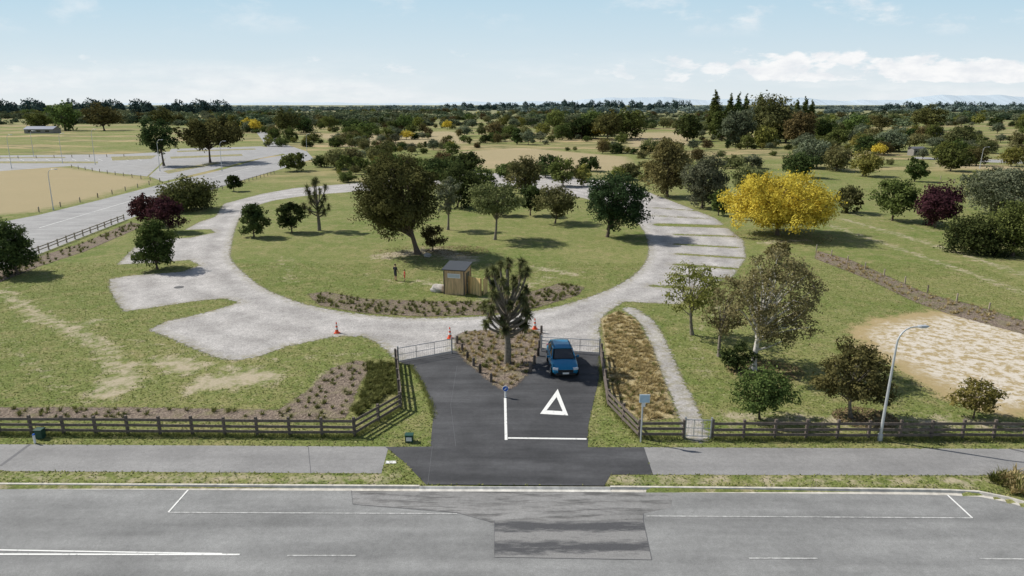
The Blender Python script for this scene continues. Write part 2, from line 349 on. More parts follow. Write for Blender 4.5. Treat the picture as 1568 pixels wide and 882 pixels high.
# ---------------------------------------------------------------- sealed surfaces
def asphalt(name,c1,c2,bs=.4,lane=0.0,stain=.12,scuff=0.0):
    m,N=newmat(name); p=N.pos()
    a=N.noise(N.scale(p,(.15,1.0,1)),.8,4,.6); b=N.noise(p,.35,4,.6); c=N.noise(p,30,3,.8); d=N.noise(p,4,5,.75)
    k=N.mix(N.mr(a,.35,.65),c1,c2); k=N.val(k,N.mr(b,.3,.7,1-stain,1+stain)); k=N.val(k,N.mr(c,.3,.7,.74,1.26)); k=N.val(k,N.mr(d,.3,.7,.86,1.12))
    if lane:
        l=N.noise(N.scale(p,(.012,1.0,1)),.75,2,.5); k=N.val(k,N.mr(l,.35,.65,1-lane,1+lane))
    st=N.mr(N.noise(p,1.4,5,.8),.64,.74,0,.4); k=N.mix(st,k,N.val(k,.55))
    if scuff:
        sp_=N.n('ShaderNodeMapping'); N.set(sp_.inputs[0],p); sp_.inputs['Rotation'].default_value=(0,0,.75); sp_.inputs['Scale'].default_value=(.35,2.6,1)
        k=N.val(k,N.mr(N.noise(sp_.outputs[0],1.3,4,.7),.47,.62,1,1-scuff))
    return finish(m,N,k,.85,c,bs,.02,0,.25)
ROADM=asphalt('chipseal_road',(0.198,0.200,0.196),(0.262,0.264,0.258),lane=.10)
PATCHM=asphalt('road_patch',(0.205,0.203,0.196),(0.27,0.267,0.26),scuff=.5)
FOOTM=asphalt('footpath_seal',(0.235,0.232,0.228),(0.285,0.281,0.275))
DRIVEM=asphalt('driveway_asphalt',(0.050,0.051,0.054),(0.088,0.089,0.093),stain=.25)
FARROAD=asphalt('street_seal',(0.29,0.287,0.28),(0.36,0.355,0.348))
CONC=plain('kerb_concrete',(0.54,0.51,0.45),.85,.3,3)
def worn(name,col,base,lo=.35,hi=.5,sc=5):
    m,N=newmat(name); n=N.noise(N.pos(),sc,6,.75)
    return finish(m,N,N.mix(N.mr(n,lo,hi),base,col),.6,None)
PAINT=worn('white_road_paint',(0.78,0.78,0.75),(0.28,0.28,0.27),.31,.45)
PAINTW=worn('worn_road_paint',(0.56,0.56,0.54),(0.26,0.26,0.25),.38,.62)
flat('road',ROADP,-0.12,ROADM)
rz=-0.116
flat('road_patch',PL([(538,751),(1030,754),(1028,777),(985,786),(985,802),(755,802),(735,793),(700,785),(540,772)],rz),rz,PATCHM)
m,N=newmat('scuffed_road_patch'); p=N.pos(); a=N.noise(N.scale(p,(.25,1.6,1)),1.6,5,.75); 
c=N.noise(p,20,4,.8); spx=N.n('ShaderNodeSeparateXYZ'); N.set(spx.inputs[0],p)
mp=N.n('ShaderNodeMapping'); N.set(mp.inputs[0],p); mp.inputs['Rotation'].default_value=(0,0,.9); mp.inputs['Scale'].default_value=(.6,2.6,1)
a2=N.noise(mp.outputs[0],1.6,5,.75)
wv=N.m('SINE',N.m('ADD',N.m('MULTIPLY',spx.outputs[1],4.4),N.m('MULTIPLY',a,2)))
k=N.mix(N.mr(N.m('ADD',N.m('ADD',N.m('MULTIPLY',a,.4),N.m('MULTIPLY',a2,.6)),N.m('MULTIPLY',wv,.13)),.41,.60),(0.245,0.242,0.235),(0.085,0.086,0.09)); k=N.val(k,N.mr(c,.3,.7,.75,1.25))
finish(m,N,k,.9,c,.4,.02,0,.2)
flat('scuffed_road_patch',PL([(757,797),(985,797),(998,857),(757,853)],-.112),-.112,m)
sealline=plain('bitumen_seal',(0.11,0.11,0.115),.6,.2)
def strip(b,pl,wd,z,m):
    pl=[np.array(q,float) for q in pl]
    L_,R_=[],[]
    for i,q in enumerate(pl):
        d=(pl[min(i+1,len(pl)-1)]-pl[max(i-1,0)]); d/=np.linalg.norm(d)+1e-9; n=np.array([-d[1],d[0]])*wd/2
        L_.append(q+n); R_.append(q-n)
    for i in range(len(pl)-1):
        b.add([(*R_[i],z),(*R_[i+1],z),(*L_[i+1],z),(*L_[i],z)],[(0,1,2,3)],m)
b=B()
for l in ([(288,750),(258,784)],[(1450,757),(1489,793)]): strip(b,PL(l,-.108),.08,-.108,PAINT)
for l in ([(258,784.5),(700,786.5)],[(990,790),(1489,793)]): strip(b,PL(l,-.107),.08,-.107,PAINTW)
strip(b,PL([(-600,847),(0,848.5),(367,849)],-.108),.10,-.108,PAINT)
strip(b,PL([(-600,838),(0,842),(200,845.5),(340,847.6)],-.108),.08,-.107,PAINT)
for l in ([(440,850.5),(545,850.5)],[(1147,854.5),(1252,855)],[(1500,855.5),(1620,856)],[(1850,857),(1960,857)]): strip(b,PL(l,-.108),.085,-.108,PAINTW)
b.obj('road_markings')
b=B(); zz=-.109
for l in ([(985,786),(985,797)],[(757,797),(757,853),(998,857)],[(985,797),(998,857)],[(538,751),(540,772),(700,785),(755,800)]): strip(b,PL(l,zz),.025,zz,sealline)
b.obj('patch_joint')
FOOTL=PL([(-900,677),(0,680.5),(595,684),(584,725),(0,721.5),(-900,716)])
FOOTR=PL([(984,685),(1568,687.5),(2600,692),(2600,739),(1568,728),(1400,728),(999,727)])
flat('footpath',FOOTL,.008,FOOTM); flat('footpath',FOOTR,.008,FOOTM)
flat('driveway',DRIVE,.012,DRIVEM)
b=B(); strip(b,PL([(46,680.5),(0,714)]),.18,.0125,sealline); strip(b,PL([(472,684),(476,725)]),.03,.0125,sealline)
strip(b,PL([(1545,687),(1600,700)]),.12,.0125,sealline)
for l in ([(662,684),(655,742)],[(672,741),(900,743)],[(700,560),(690,620),(698,684)]): strip(b,PL(l),.02,.0155,sealline)
b.obj('footpath_joint')
# painted driveway marks
b=B(); z=.018
strip(b,PL([(773.5,610),(775,674)]),.15,z,PAINT); strip(b,PL([(777.6,671),(898,672.5)]),.16,z,PAINT)
A,C,D=[np.array(q) for q in PL([(854,596),(827,634),(870,636.5)])]
ce=(A+C+D)/3; ins=[ce+(q-ce)*s for q,s in((A,.50),(C,.58),(D,.58))]
o3=[A,C,D]
for i in range(3):
    j=(i+1)%3; b.add([(*o3[i],z),(*o3[j],z),(*ins[j],z),(*ins[i],z)],[(0,1,2,3)],PAINT)
b.obj('give_way_marking')
b=B(); b.poly(PL([(591,706),(606,706),(607,710),(590,710)]),.0165,PAINT); b.obj('service_cover')
# kerb : step along the road edge, lowered across the driveway
def sweep(name,line,prof,mat):
    b=B(); secs=[]
    ln=[np.array(q,float) for q in line]
    for i,q in enumerate(ln):
        d=ln[min(i+1,len(ln)-1)]-ln[max(i-1,0)]; d/=np.linalg.norm(d); n=np.array([d[1],-d[0]])  # toward road
        secs.append([(q[0]+n[0]*o,q[1]+n[1]*o,z) for o,z in prof])
    b.loft(secs,mat); return b.obj(name)
def seg(a,c): # resample kerb line between world x
    xsn=[q[0] for q in KW]; 
    return [(x,float(np.interp(x,xsn,[q[1] for q in KW]))) for x in np.linspace(a,c,max(3,int((c-a)/1.2)))]
xa,xb=P(652,744)[0],P(925,746)[0]
KP=[(-.14,-.2),(-.14,.02),(-.02,.02),(.02,-.095),(.20,-.113),(.20,-.2)]
KP2=[(-.05,-.2),(-.05,.0135),(-.02,.0135),(.05,-.09),(.20,-.113),(.20,-.2)]
sweep('kerb',[(-400,KW[0][1])]+seg(-60,xa-.3),KP,CONC)
sweep('kerb_crossing',seg(xa-.3,xb+.3),KP2,plain('crossing_concrete',(0.60,0.58,0.53),.8,.3,3))
sweep('kerb',seg(xb+.3,P(1500,754)[0])+KL[8:],KP,CONC)

# left background street + car park
STREET=PL([(-400,520),(0,414),(60,389),(190,338),(300,298),(420,262),(480,243),(470,232),(400,243),(340,260),(240,284),(150,307),(60,329),(-60,352),(-400,420)])
flat('street',STREET,.008,FARROAD)
flat('car_park',PL([(-500,240),(0,238),(190,236),(262,232),(245,252),(225,270),(150,262),(110,254),(0,262),(-500,275)]),.004,FARROAD)
flat('car_park',PL([(262,228),(400,224),(450,232),(380,246),(330,259),(250,278),(228,270),(248,252)]),.012,FARROAD)
flat('side_road',PL([(392,202),(408,200),(440,222),(470,232),(440,238),(410,226)]),.016,FARROAD)
flat('distant_street',PL([(1400,240),(1470,243),(1800,252),(1800,259),(1470,247),(1400,243)]),.02,FARROAD)
VERGE,N=newmat('verge_grass'); p=N.pos(); finish(VERGE,N,N.mix(N.mr(N.noise(p,1.2,5),.4,.6),(0.16,0.18,0.07),(0.34,0.28,0.15)),.95)
for k,l in enumerate(([(-60,247),(150,247.5),(150,250),(-60,250)],[(260,240),(370,236),(372,238.5),(262,243)],[(170,240),(240,238),(232,243),(172,246)],[(250,262),(330,248),(338,250),(258,266)],[(-60,241),(100,240.5),(100,242),(-60,242.8)],[(270,231),(390,227.5),(392,229),(272,233)])): flat('car_park_verge',PL(l),.024,VERGE)
b=B(); 
for k in range(12):
    u=-10+k*20; strip(b,PL([(u,243.5),(u+7,246)]),.15,.02,PAINT)
for l in ([(60,349),(240,296)],[(260,290),(400,252)]): strip(b,PL(l),.14,.02,PAINT)
b.obj('car_park_markings')

# ---------------------------------------------------------------- timber fences
WOODD=plain('weathered_timber',(0.145,0.118,0.10),.85,.45,7)
WOODL=plain('pale_timber',(0.38,0.32,0.25),.8,.3,7)
WOODG=plain('golden_timber',(0.42,0.28,0.12),.7,.25,9)
def fence(name,line,h=1.1,rails=(.28,.6,.94),rh=.15,sp=1.75,ps=.13,mat=WOODD,side=-1):
    b=B(); rng=random.Random(len(name)+len(line))
    for a,c in zip(line[:-1],line[1:]):
        a=Vector((*a,0)); c=Vector((*c,0)); d=c-a; Ln=d.length; n=max(1,round(Ln/sp)); ang=math.atan2(d.y,d.x); nr=Vector((-math.sin(ang),math.cos(ang),0))
        for i in range(n+1):
            q=a+d*i/n; hh=h+rng.uniform(-.03,.05); b.box((q.x,q.y,hh/2),(ps,ps,hh),mat,ang+rng.uniform(-.05,.05))
        for i in range(n):
            q0=a+d*i/n; q1=a+d*(i+1)/n; mid=(q0+q1)/2+nr*side*(ps/2+.024)
            for r in rails:
                t=rng.uniform(-.008,.008); Rm=Matrix.Rotation(ang,3,'Z')@Matrix.Rotation(t,3,'Y')
                b.box((mid.x,mid.y,r+rng.uniform(-.02,.02)),((q1-q0).length-.012,.04,rh),mat,R=Rm)
    return b.obj(name)
fence('timber_fence',[P(-700,658),P(0,664),P(543,668),P(613,626),P(606,556)])
fence('timber_fence',[P(921,548),P(932,622),P(979,671),P(1046,671)])
fence('timber_fence',[P(1090,672),P(1568,672),P(2400,676)])
fence('roadside_rail_fence',[P(-100,440),P(0,411),P(60,388),P(190,337)],h=.9,rails=(.45,.8),rh=.12,sp=2.2,mat=WOODL)
fence('roadside_rail_fence',[P(215,332),P(300,302),P(420,266)],h=.8,rails=(.7,),rh=.1,sp=2.6,mat=WOODL)
# bollard rows
def bollards(name,line,sp,h=.7,r=.08,mat=WOODL):
    b=B()
    for a,c in zip(line[:-1],line[1:]):
        a=Vector((*a,0)); c=Vector((*c,0)); n=max(1,int((c-a).length/sp))
        for i in range(n+1):
            q=a+(c-a)*i/n; b.cyl((q.x,q.y,0),(q.x,q.y,h),r,r*.95,mat,8); b.cyl((q.x,q.y,h),(q.x,q.y,h+.03),r*.95,r*.6,mat,8)
    return b.obj(name)
bollards('bollard_row',PL([(700,526),(716,551),(735,571),(752,585)]),1.25,.6,.1,WOODD)
bollards('bollard_row',PL([(829,510),(824,545),(812,570)]),1.5,.6,.1,WOODD)
bollards('bollard_row',PL([(1250,384),(1420,448),(1568,493)]),3,.75,.07)
bollards('bollard_row',PL([(0,243),(190,240)]),5,.9,.12); bollards('bollard_row',PL([(110,257),(245,279),(150,303),(60,325)]),5,.9,.1)
bollards('bollard_row',PL([(1440,275),(1568,305)]),6,.9,.1)
# tubular gates
STEEL=plain('galvanised_steel',(0.45,0.46,0.47),.45,.15,10,.6)
def gate(name,a,c):
    b=B(); a=Vector((*a,0)); c=Vector((*c,0)); d=(c-a); 
    for q in (a,c): b.cyl((q.x,q.y,0),(q.x,q.y,1.25),.06,.06,STEEL)
    b.cyl(a+Vector((0,0,1.1)),c+Vector((0,0,1.1)),.025,.025,STEEL,6); b.cyl(a+Vector((0,0,.15)),c+Vector((0,0,.15)),.025,.025,STEEL,6)
    b.cyl(a+Vector((0,0,.62)),c+Vector((0,0,.62)),.018,.018,STEEL,6)
    n=int(d.length/.16)
    for i in range(1,n):
        q=a+d*i/n; b.cyl((q.x,q.y,.15),(q.x,q.y,1.1),.006,.006,STEEL,4,False)
    for i in (1,2):
        q=a+d*i/3; b.cyl((q.x,q.y,.12),(q.x,q.y,1.1),.02,.02,STEEL,6)
    return b.obj(name)
gate('steel_gate',P(610,556),P(692,541)); gate('steel_gate',P(829,538),P(918,543)); gate('steel_gate',P(1048,671),P(1088,672))

# ---------------------------------------------------------------- foliage
def unit(v): return v/(np.linalg.norm(v,axis=-1,keepdims=True)+1e-9)
def leafquads(c,nrm,l,wd,rng):
    n=len(c); t=unit(np.cross(nrm,unit(rng.normal(size=(n,3))))); bt=np.cross(nrm,t)
    l=(l*rng.uniform(.7,1.3,n))[:,None]; wd=(wd*rng.uniform(.7,1.3,n))[:,None]
    V=np.stack([c-t*l,c-bt*wd+t*l*.15,c+t*l,c+bt*wd+t*l*.15],1).reshape(-1,3)
    return V,np.arange(n*4).reshape(-1,4)
def tubes(paths,seg=6):
    Vs=[];Fs=[];k=0
    for pts_,rs in paths:
        pts_=np.asarray(pts_,float); m_=len(pts_)
        d=np.gradient(pts_,axis=0); d=unit(d); ref=np.array([.31,.95,.05]); a=unit(np.cross(d,ref)); b_=np.cross(d,a)
        an=np.linspace(0,2*np.pi,seg,endpoint=False)
        ring=pts_[:,None]+ (a[:,None]*np.cos(an)[None,:,None]+b_[:,None]*np.sin(an)[None,:,None])*np.asarray(rs)[:,None,None]
        Vs.append(ring.reshape(-1,3))
        i=np.arange(m_-1)[:,None]*seg; j=np.arange(seg)[None]; j2=(j+1)%seg
        Fs.append(np.stack([i+j,i+j2,i+seg+j2,i+seg+j],-1).reshape(-1,4)+k); k+=m_*seg
    return np.concatenate(Vs),np.concatenate(Fs)
def bez(a,b_,bend,n=6):
    t=np.linspace(0,1,n)[:,None]; mid=(a+b_)/2+bend
    return (1-t)**2*a+2*t*(1-t)*mid+t*t*b_
def tree_mesh(name,h,wd,leaf,bark,cbf=.25,shape='round',lobes=22,leaves=7000,ls=.16,seed=1,fill=1.0,tr=None,off=(0,0),clr=.32):
    rng=RS(seed); cb=h*cbf; ctr=np.array([off[0],off[1],(cb+h)/2]); rad=np.array([wd/2,wd/2,(h-cb)/2])
    d=unit(rng.normal(size=(lobes,3))); 
    for _ in range(12):
        df=d[:,None]-d[None]; dd=(df**2).sum(-1)+np.eye(lobes); d=unit(d+.05*(df/dd[...,None]**1.5).sum(1)/lobes*4)
    rr=rng.uniform(.45,.82,lobes)[:,None]; c=d*rr
    if shape=='cone': k=1-.6*(c[:,2:]+1)/2*1.15; c[:,:2]*=k*1.25
    if shape=='egg': c[:,:2]*=1.0-.42*(c[:,2:]+.2); c[:,2]*=1.08
    if shape=='dome': c[:,2]=np.where(c[:,2]<0,c[:,2]*.55,c[:,2]); c[:,2]+=-.05
    if shape=='mound': 
        c[:,2]=np.abs(c[:,2])*1.55-.80; c[:,:2]=c[:,:2]/(np.linalg.norm(c[:,:2],axis=1,keepdims=True)+1e-6)*(rng.rand(lobes,1)**.5)*.80*np.sqrt(np.clip(1-((c[:,2:]+.80)/1.75)**2,0.05,1))
    if shape=='column': c[:,:2]*=.35; c[:,2]=np.linspace(-.92,.90,lobes)
    if shape=='vase': c[:,:2]*=(.75+.45*(c[:,2:]+1)/2)
    ctrs=ctr+c*rad
    lr=clr*rng.uniform(.7,1.25,lobes)*min(rad[0],rad[2]*1.3)
    if shape=='column':
        zz=np.linspace(0,1,lobes); lr=rad[0]*.85*np.minimum(1,.45+zz*1.6)*np.minimum(1,(1.08-zz)*2.0)*rng.uniform(.85,1.1,lobes)
    per=14; cd=unit(rng.normal(size=(lobes,per,3))+np.array([0,0,.25])); cr=rng.uniform(.5,1.12,(lobes,per,1))
    cc=(ctrs[:,None]+cd*cr*lr[:,None,None]*np.array([1,1,.8 if shape!='column' else 1.6])).reshape(-1,3)
    crad=np.repeat(lr*.30,per)*rng.uniform(.7,1.4,lobes*per)
    keep=rng.rand(len(cc))<fill; cc=cc[keep]; crad=crad[keep]; lobeid=np.repeat(np.arange(lobes),per)[keep]
    pr=crad**2; pr/=pr.sum(); k=rng.choice(len(cc),leaves,p=pr)
    pos=cc[k]+rng.normal(size=(leaves,3))*crad[k][:,None]*.75*np.array([1,1,.8])
    pos[:,2]=np.maximum(pos[:,2],.03)
    out=unit(pos-ctrs[lobeid[k]]); nrm=unit(out*.7+rng.normal(size=(leaves,3))*.42+np.array([0,0,.3]))
    V,F=leafquads(pos,nrm,ls,ls*.55,rng)
    lt=rng.uniform(.1,.8,lobes); ct=rng.uniform(-.22,.22,len(cc))
    tint=np.clip(lt[lobeid[k]]+ct[k]+rng.uniform(-.25,.3,leaves),0,1)
    tr=tr or h*.022
    top=np.array([off[0]*.8,off[1]*.8,cb+(h-cb)*.62]); base=np.array([0,0,-.05])
    trunk=bez(base,top,rng.normal(size=3)*np.array([.03,.03,0])*h,9); rt=np.linspace(tr,tr*.28,9); rt[0]*=1.45
    paths=[(trunk,rt)]
    for i in range(lobes):
        if shape=='column' and i%2: continue
        e=ctrs[i]; f=np.clip((e[2]-cb)/(h-cb)*.6+.05,0.05,.8)
        z0=cb*.75+(top[2]-cb*.75)*f; z0=min(z0,e[2]-.1) if e[2]>cb*.8 else cb*.8
        j=np.clip(z0/top[2],0,1)*8; s=trunk[int(j)]*(1-(j%1))+trunk[min(int(j)+1,8)]*(j%1)
        r0=np.interp(j,range(9),rt)*.55
        paths.append((bez(s,e,np.array([0,0,.06*h*rng.rand()])+rng.normal(size=3)*.03*h),np.linspace(r0,r0*.25,6)))
        for q in range(2):
            w2=cc[lobeid==i]
            if len(w2): paths.append((bez(e,w2[rng.randint(len(w2))],rng.normal(size=3)*.02*h,3),np.linspace(r0*.25,r0*.08,3)))
    TV,TF=tubes(paths)
    VV=np.concatenate([V,TV]); FF=np.concatenate([F,TF+len(V)]); mi=np.concatenate([np.zeros(len(F)),np.ones(len(TF))]); tt=np.concatenate([tint,np.zeros(len(TF))])
    return build(name,VV,FF,[leaf,bark],mi,tt)
_seed=[10]
def tree(name,ub,vb,u0,u1,vt,kind,cbf=.2,shape='round',dens=1.0,lobes=None,fill=1.0,bark=BARK,ls=None,clr=.34,tr=None):
    x,y=P(ub,vb); h=height_at(y,vt); z=depth(y,h/2); wd=(u1-u0)*z/FPX; off=((u0+u1)/2-ub)*z/FPX
    _seed[0]+=1; px=z/682.0; ls=ls or max(.11,px*1.3)
    lobes=lobes or int(np.clip(10+wd*h*.25,12,34))
    area=wd*h*(1-cbf); n=int(np.clip(area/(ls*ls)*3.8*dens,1200,30000))
    me=tree_mesh(name,h,wd,L[kind],bark,cbf,shape,lobes,n,ls,_seed[0],fill,tr,(off*.8,0),clr)
    o=link(name,me,None,(x,y,0)); return o

# near trees (right of the entrance)
tree('birch_tree',1153,567,1106,1262,366,'birch',.12,'round',.46,44,.72,BIRCH,.10,clr=.22)
tree('deciduous_tree',1060,513,1003,1112,392,'lime',.22,'vase',.34,26,.75,BARKG,.10,clr=.24)
tree('young_tree',1101,546,1070,1150,425,'birch',.2,'round',.42,18,.75,BARKG,.10)
tree('evergreen_tree',1163,642,1116,1212,561,'green',.10,'round',1.0,26,1,BARK,.09,clr=.30)
tree('shrub',1128,566,1098,1152,524,'dark',.02,'round',1,12,1,BARK,.10)
tree('broadleaf_tree',1303,640,1242,1358,514,'oak',.12,'round',.9,34,.95,BARKG,.095,clr=.27)
tree('small_tree',1490,640,1453,1529,580,'lime',.15,'round',.8,20,1,BARK,.09,clr=.3)
tree('golden_elm_tree',1190,360,1098,1280,239,'yellow',.10,'mound',1.9,90,1,BARK,None,.24)
tree('broadleaf_tree',640,389,532,676,226,'oak',.10,'round',1.2,54,1,BARK,.15,.25,.35)
tree('deciduous_tree',686,352,662,707,262,'grey',.2,'round',.6,16,.85,BARKG)
tree('copper_shrub',662,384,645,684,342,'brown',.02,'round',.9,12,.9)
tree('deciduous_tree',758,367,716,810,270,'olive',.25,'dome',.85,30,.95,BARKG,clr=.28)
tree('deciduous_tree',850,342,818,892,282,'olive',.14,'round',.9,20)
tree('evergreen_tree',930,363,893,1000,260,'rich',.08,'round',1.3,40,clr=.28)
tree('evergreen_tree',447,356,424,469,303,'dark',.04,'round',1.3,16)
tree('conifer_tree',389,363,367,413,304,'dark',.0,'egg',1.6,22)
tree('evergreen_tree',241,412,208,277,339,'green',.0,'egg',1.5,26)
tree('evergreen_tree',28,420,-25,57,330,'dark',.0,'egg',1.4,26)
tree('purple_leaf_tree',222,345,198,247,295,'purple',.05,'round',1.3,16)
tree('purple_leaf_tree',258,355,234,284,299,'purple',.03,'round',1.3,16)
tree('broadleaf_tree',293,321,246,340,256,'oak',.0,'mound',1.5,34)
tree('shrub',358,293,346,371,266,'dark',.02,'round',1.2,12)
tree('broadleaf_tree',322,249,266,392,173,'oak',.18,'dome',1.2,34,clr=.28)
tree('broadleaf_tree',251,254,221,271,181,'dark',.25,'round',1.2,18)
tree('broadleaf_tree',1022,301,984,1059,208,'brown',.06,'egg',1.4,30)
tree('broadleaf_tree',1075,319,1040,1114,235,'grey',.06,'round',1.3,24)
tree('small_tree',1298,326,1272,1322,283,'olive',.02,'round',1.2)
tree('evergreen_tree',1366,338,1332,1400,269,'green',.08,'round',1.2,20)
tree('purple_leaf_tree',1432,348,1392,1474,283,'purple',.0,'round',1.4,24)
tree('evergreen_shrub',1490,387,1444,1542,315,'dark',.0,'mound',1.5,40)
tree('evergreen_tree',1550,392,1515,1622,297,'green',.0,'round',1.4,34)
tree('broadleaf_tree',1525,330,1466,1602,248,'grey',.0,'round',1.3,40,clr=.28)
tree('copper_shrub',1190,404,1172,1212,368,'brown',.1,'round',.7,12)
# denser mid-ground group behind the loop
for a in [(700,318,672,745,250,'dark'),(735,312,705,770,258,'green'),(800,296,770,835,238,'olive'),(862,285,838,880,240,'green'),(812,330,795,838,280,'dark'),(894,285,880,908,252,'lime'),(590,268,560,640,238,'green'),(660,285,645,720,240,'dark'),(712,262,690,745,232,'dark'),(538,262,505,575,238,'green'),(455,262,420,475,234,'green'),(1145,300,1115,1175,252,'olive'),(900,262,880,925,240,'dark'),(965,275,945,985,250,'olive'),(768,330,750,790,290,'dark'),(1100,330,1085,1120,290,'green'),(1500,300,1478,1524,262,'green'),(1400,278,1385,1418,238,'green'),(1320,270,1300,1350,230,'lime'),(1280,262,1255,1305,222,'olive'),(780,275,750,810,248,'green'),(630,300,610,655,262,'olive'),(835,272,815,862,236,'dark'),(1240,258,1215,1268,208,'grey'),(1220,272,1190,1250,232,'dark'),(1455,262,1430,1480,222,'green')]:
    tree('broadleaf_tree',*a[:5],a[5],.04,'round',1.2)
# lombardy poplars
for u,vt,wp in [(1091,135,18),(1114,140,13),(1126,138,13),(1138,140,14),(1160,139,15),(1216,148,12),(1228,145,13),(1238,150,11)]:
    tree('poplar_tree',u,214,u-wp/2,u+wp/2,vt,'green',.03,'column',2.2,26,ls=.42)
for a in [(1183,218,1146,1218,146,'olive'),(1128,224,1098,1154,166,'grey'),(1225,222,1198,1248,170,'brown'),(1052,216,1034,1074,170,'dark'),(1170,226,1150,1190,194,'lime'),(1203,218,1185,1226,158,'grey'),(1105,216,1085,1125,168,'green'),(1260,214,1244,1280,178,'green')]:
    tree('willow_tree',*a[:5],a[5],.0,'round',1.5,34)

# cabbage trees
def cabbage(name,ub,vb,vt,wpx,heads,seed,bl=.75):
    x,y=P(ub,vb); h=height_at(y,vt); z=depth(y,h/2); R=wpx*z/FPX/2; rng=RS(seed)
    paths=[]; hs=[]
    fork=np.array([0,0,h*.24]); paths.append((bez(np.zeros(3),fork,np.array([.06,0,0]),5),np.linspace(.27,.2,5)*h/7.6))
    for i in range(heads):
        a=i*2.4+rng.uniform(-.4,.4); f=(i+.5)/heads; zz=h*(.32+.59*f)+rng.uniform(-.2,.2)
        rr=max(.25,R-bl*.5)*(math.sin(math.pi*min(1,.24+.70*f))**.5)*rng.uniform(.5,1.15)
        e=np.array([math.cos(a)*rr,math.sin(a)*rr,zz]); hs.append(e)
        s=fork+np.array([0,0,h*.38*f*.8]); paths.append((bez(s,e,np.array([e[0]*.35,e[1]*.35,-.15])),np.linspace(.11,.06,6)*h/7.6))
    paths.append((bez(fork,np.array([0,0,h*.85]),np.array([-.15,.1,0]),6),np.linspace(.18,.07,6)*h/7.6)); hs.append(np.array([.1,0,h*.92]))
    TV,TF=tubes(paths,8)
    V=[];F=[];M=[];T=[];k=0
    for e in hs:
        nb=180; d=unit(rng.normal(size=(nb,3))*np.array([1,1,.85])+np.array([0,0,.3])); dead=rng.rand(nb)<.14
        d[dead]=unit(d[dead]*np.array([.7,.7,0])+np.array([0,0,-1]))
        ln=bl*rng.uniform(.65,1.1,nb)[:,None]*rng.uniform(.8,1.15); side=unit(np.cross(d,np.array([0,0,1.]))+1e-4)
        wdt=.03*rng.uniform(.7,1.3,nb)[:,None]
        p0=e+d*.05; p1=e+d*ln*.55; p2=e+d*ln+np.array([0,0,-1])*ln*.25*(rng.rand(nb)[:,None]+.2)
        q=np.stack([p0-side*wdt*.5,p0+side*wdt*.5,p1+side*wdt,p1-side*wdt,p2+side*.006,p2-side*.006],1)
        V.append(q.reshape(-1,3)); i0=np.arange(nb)*6+k
        F.append(np.stack([i0,i0+1,i0+2,i0+3],1)); F.append(np.stack([i0+3,i0+2,i0+4,i0+5],1)); k+=nb*6
        t=np.clip(rng.rand(nb)*.7+rng.uniform(0,.3),0,1); M+= [np.where(dead,1,0)]*2; T+=[t,t]
    V=np.concatenate(V);F=np.concatenate(F);M=np.concatenate(M);T=np.concatenate(T)
    me=build(name,np.concatenate([V,TV]),np.concatenate([F,TF+len(V)]),[L['cab'],L['dead'],BARKG],np.concatenate([M,np.full(len(TF),2)]),np.concatenate([T,np.zeros(len(TF))]))
    return link(name,me,None,(x,y,0))
cabbage('cabbage_tree',777,556,386,92,36,3,.54)
cabbage('cabbage_tree',489,353,270,46,16,5,.8)

# ---------------------------------------------------------------- background vegetation (instanced)
protos=[]
for i,(kd,sh) in enumerate([('green','round'),('dark','mound'),('olive','dome'),('brown','round'),('grey','dome'),('lime','round'),('yellow','dome'),('dark','cone'),('olive','mound'),('green','mound'),('grey','mound'),('oak','dome')]):
    protos.append(tree_mesh('crown_%d'%i,7,7.2 if sh!='cone' else 4,L[kd],BARK,.0,sh,24,1900,.29,100+i,1.0,.16,clr=.34))
def belt(name,kd,ln,h,n,seed,ls):
    rng=RS(seed); nb=int(ln/(h*.45)); cx=rng.uniform(-ln/2,ln/2,nb); cy=rng.uniform(-h*.6,h*.6,nb); hh=h*rng.uniform(.4,1.15,nb)
    k=rng.randint(nb,size=n); d=unit(rng.normal(size=(n,3))); r=rng.uniform(.7,1.05,n)[:,None]
    pos=np.stack([cx[k],cy[k],hh[k]*.5],1)+d*r*np.stack([hh[k]*.5,hh[k]*.5,hh[k]*.5],1)
    pos+=rng.normal(size=(n,3))*.06*h; pos[:,2]=np.maximum(pos[:,2],.1)
    nrm=unit(d*.7+rng.normal(size=(n,3))*.5+np.array([0,0,.3])); V,F=leafquads(pos,nrm,ls,ls*.7,rng)
    tb=rng.uniform(0.0,.9,nb); return build(name,V,F,[L[kd]],np.zeros(n),np.clip(tb[k]+rng.uniform(-.2,.2,n),0,1))
bt=bpy.data.objects.new('background_trees',None); scene.collection.objects.link(bt)
rng=RS(77)
def blocked(x,y):
    p=np.array([[x,y]])
    if sd_poly(p,STREET)[0]>-4: return True
    for q in DRYF[:3]:
        if sd_poly(p,q)[0]>-2: return True
    return False
PR=np.array([.12,.13,.12,.06,.11,.07,.003,.04,.11,.11,.06,.058]); PR/=PR.sum()
def inst(x,y,h,pi=None,w=1.0):
    pi=rng.choice(12,p=PR) if pi is None else pi
    o=link('tree',protos[pi],bt,(x,y,0)); s=h/7; o.scale=(s*w*rng.uniform(.85,1.35),s*w*rng.uniform(.85,1.35),s); o.rotation_euler[2]=rng.uniform(0,6.28)
def region(u0,u1,v0,v1,n,h0,h1,grp=.6):
    c=0;t=0; last=None
    while c<n and t<n*20:
        t+=1
        if last is not None and rng.rand()<grp:
            x=last[0]+rng.normal()*h1*1.5; y=last[1]+rng.normal()*h1*.6
        else: x,y=P(rng.uniform(u0,u1),rng.uniform(v0,v1))
        if blocked(x,y): last=None; continue
        last=(x,y)
        inst(x,y,h0+(h1-h0)*rng.rand()**1.4); c+=1
region(500,990,226,262,85,2,6)
region(410,720,200,232,90,2.5,8,.75)
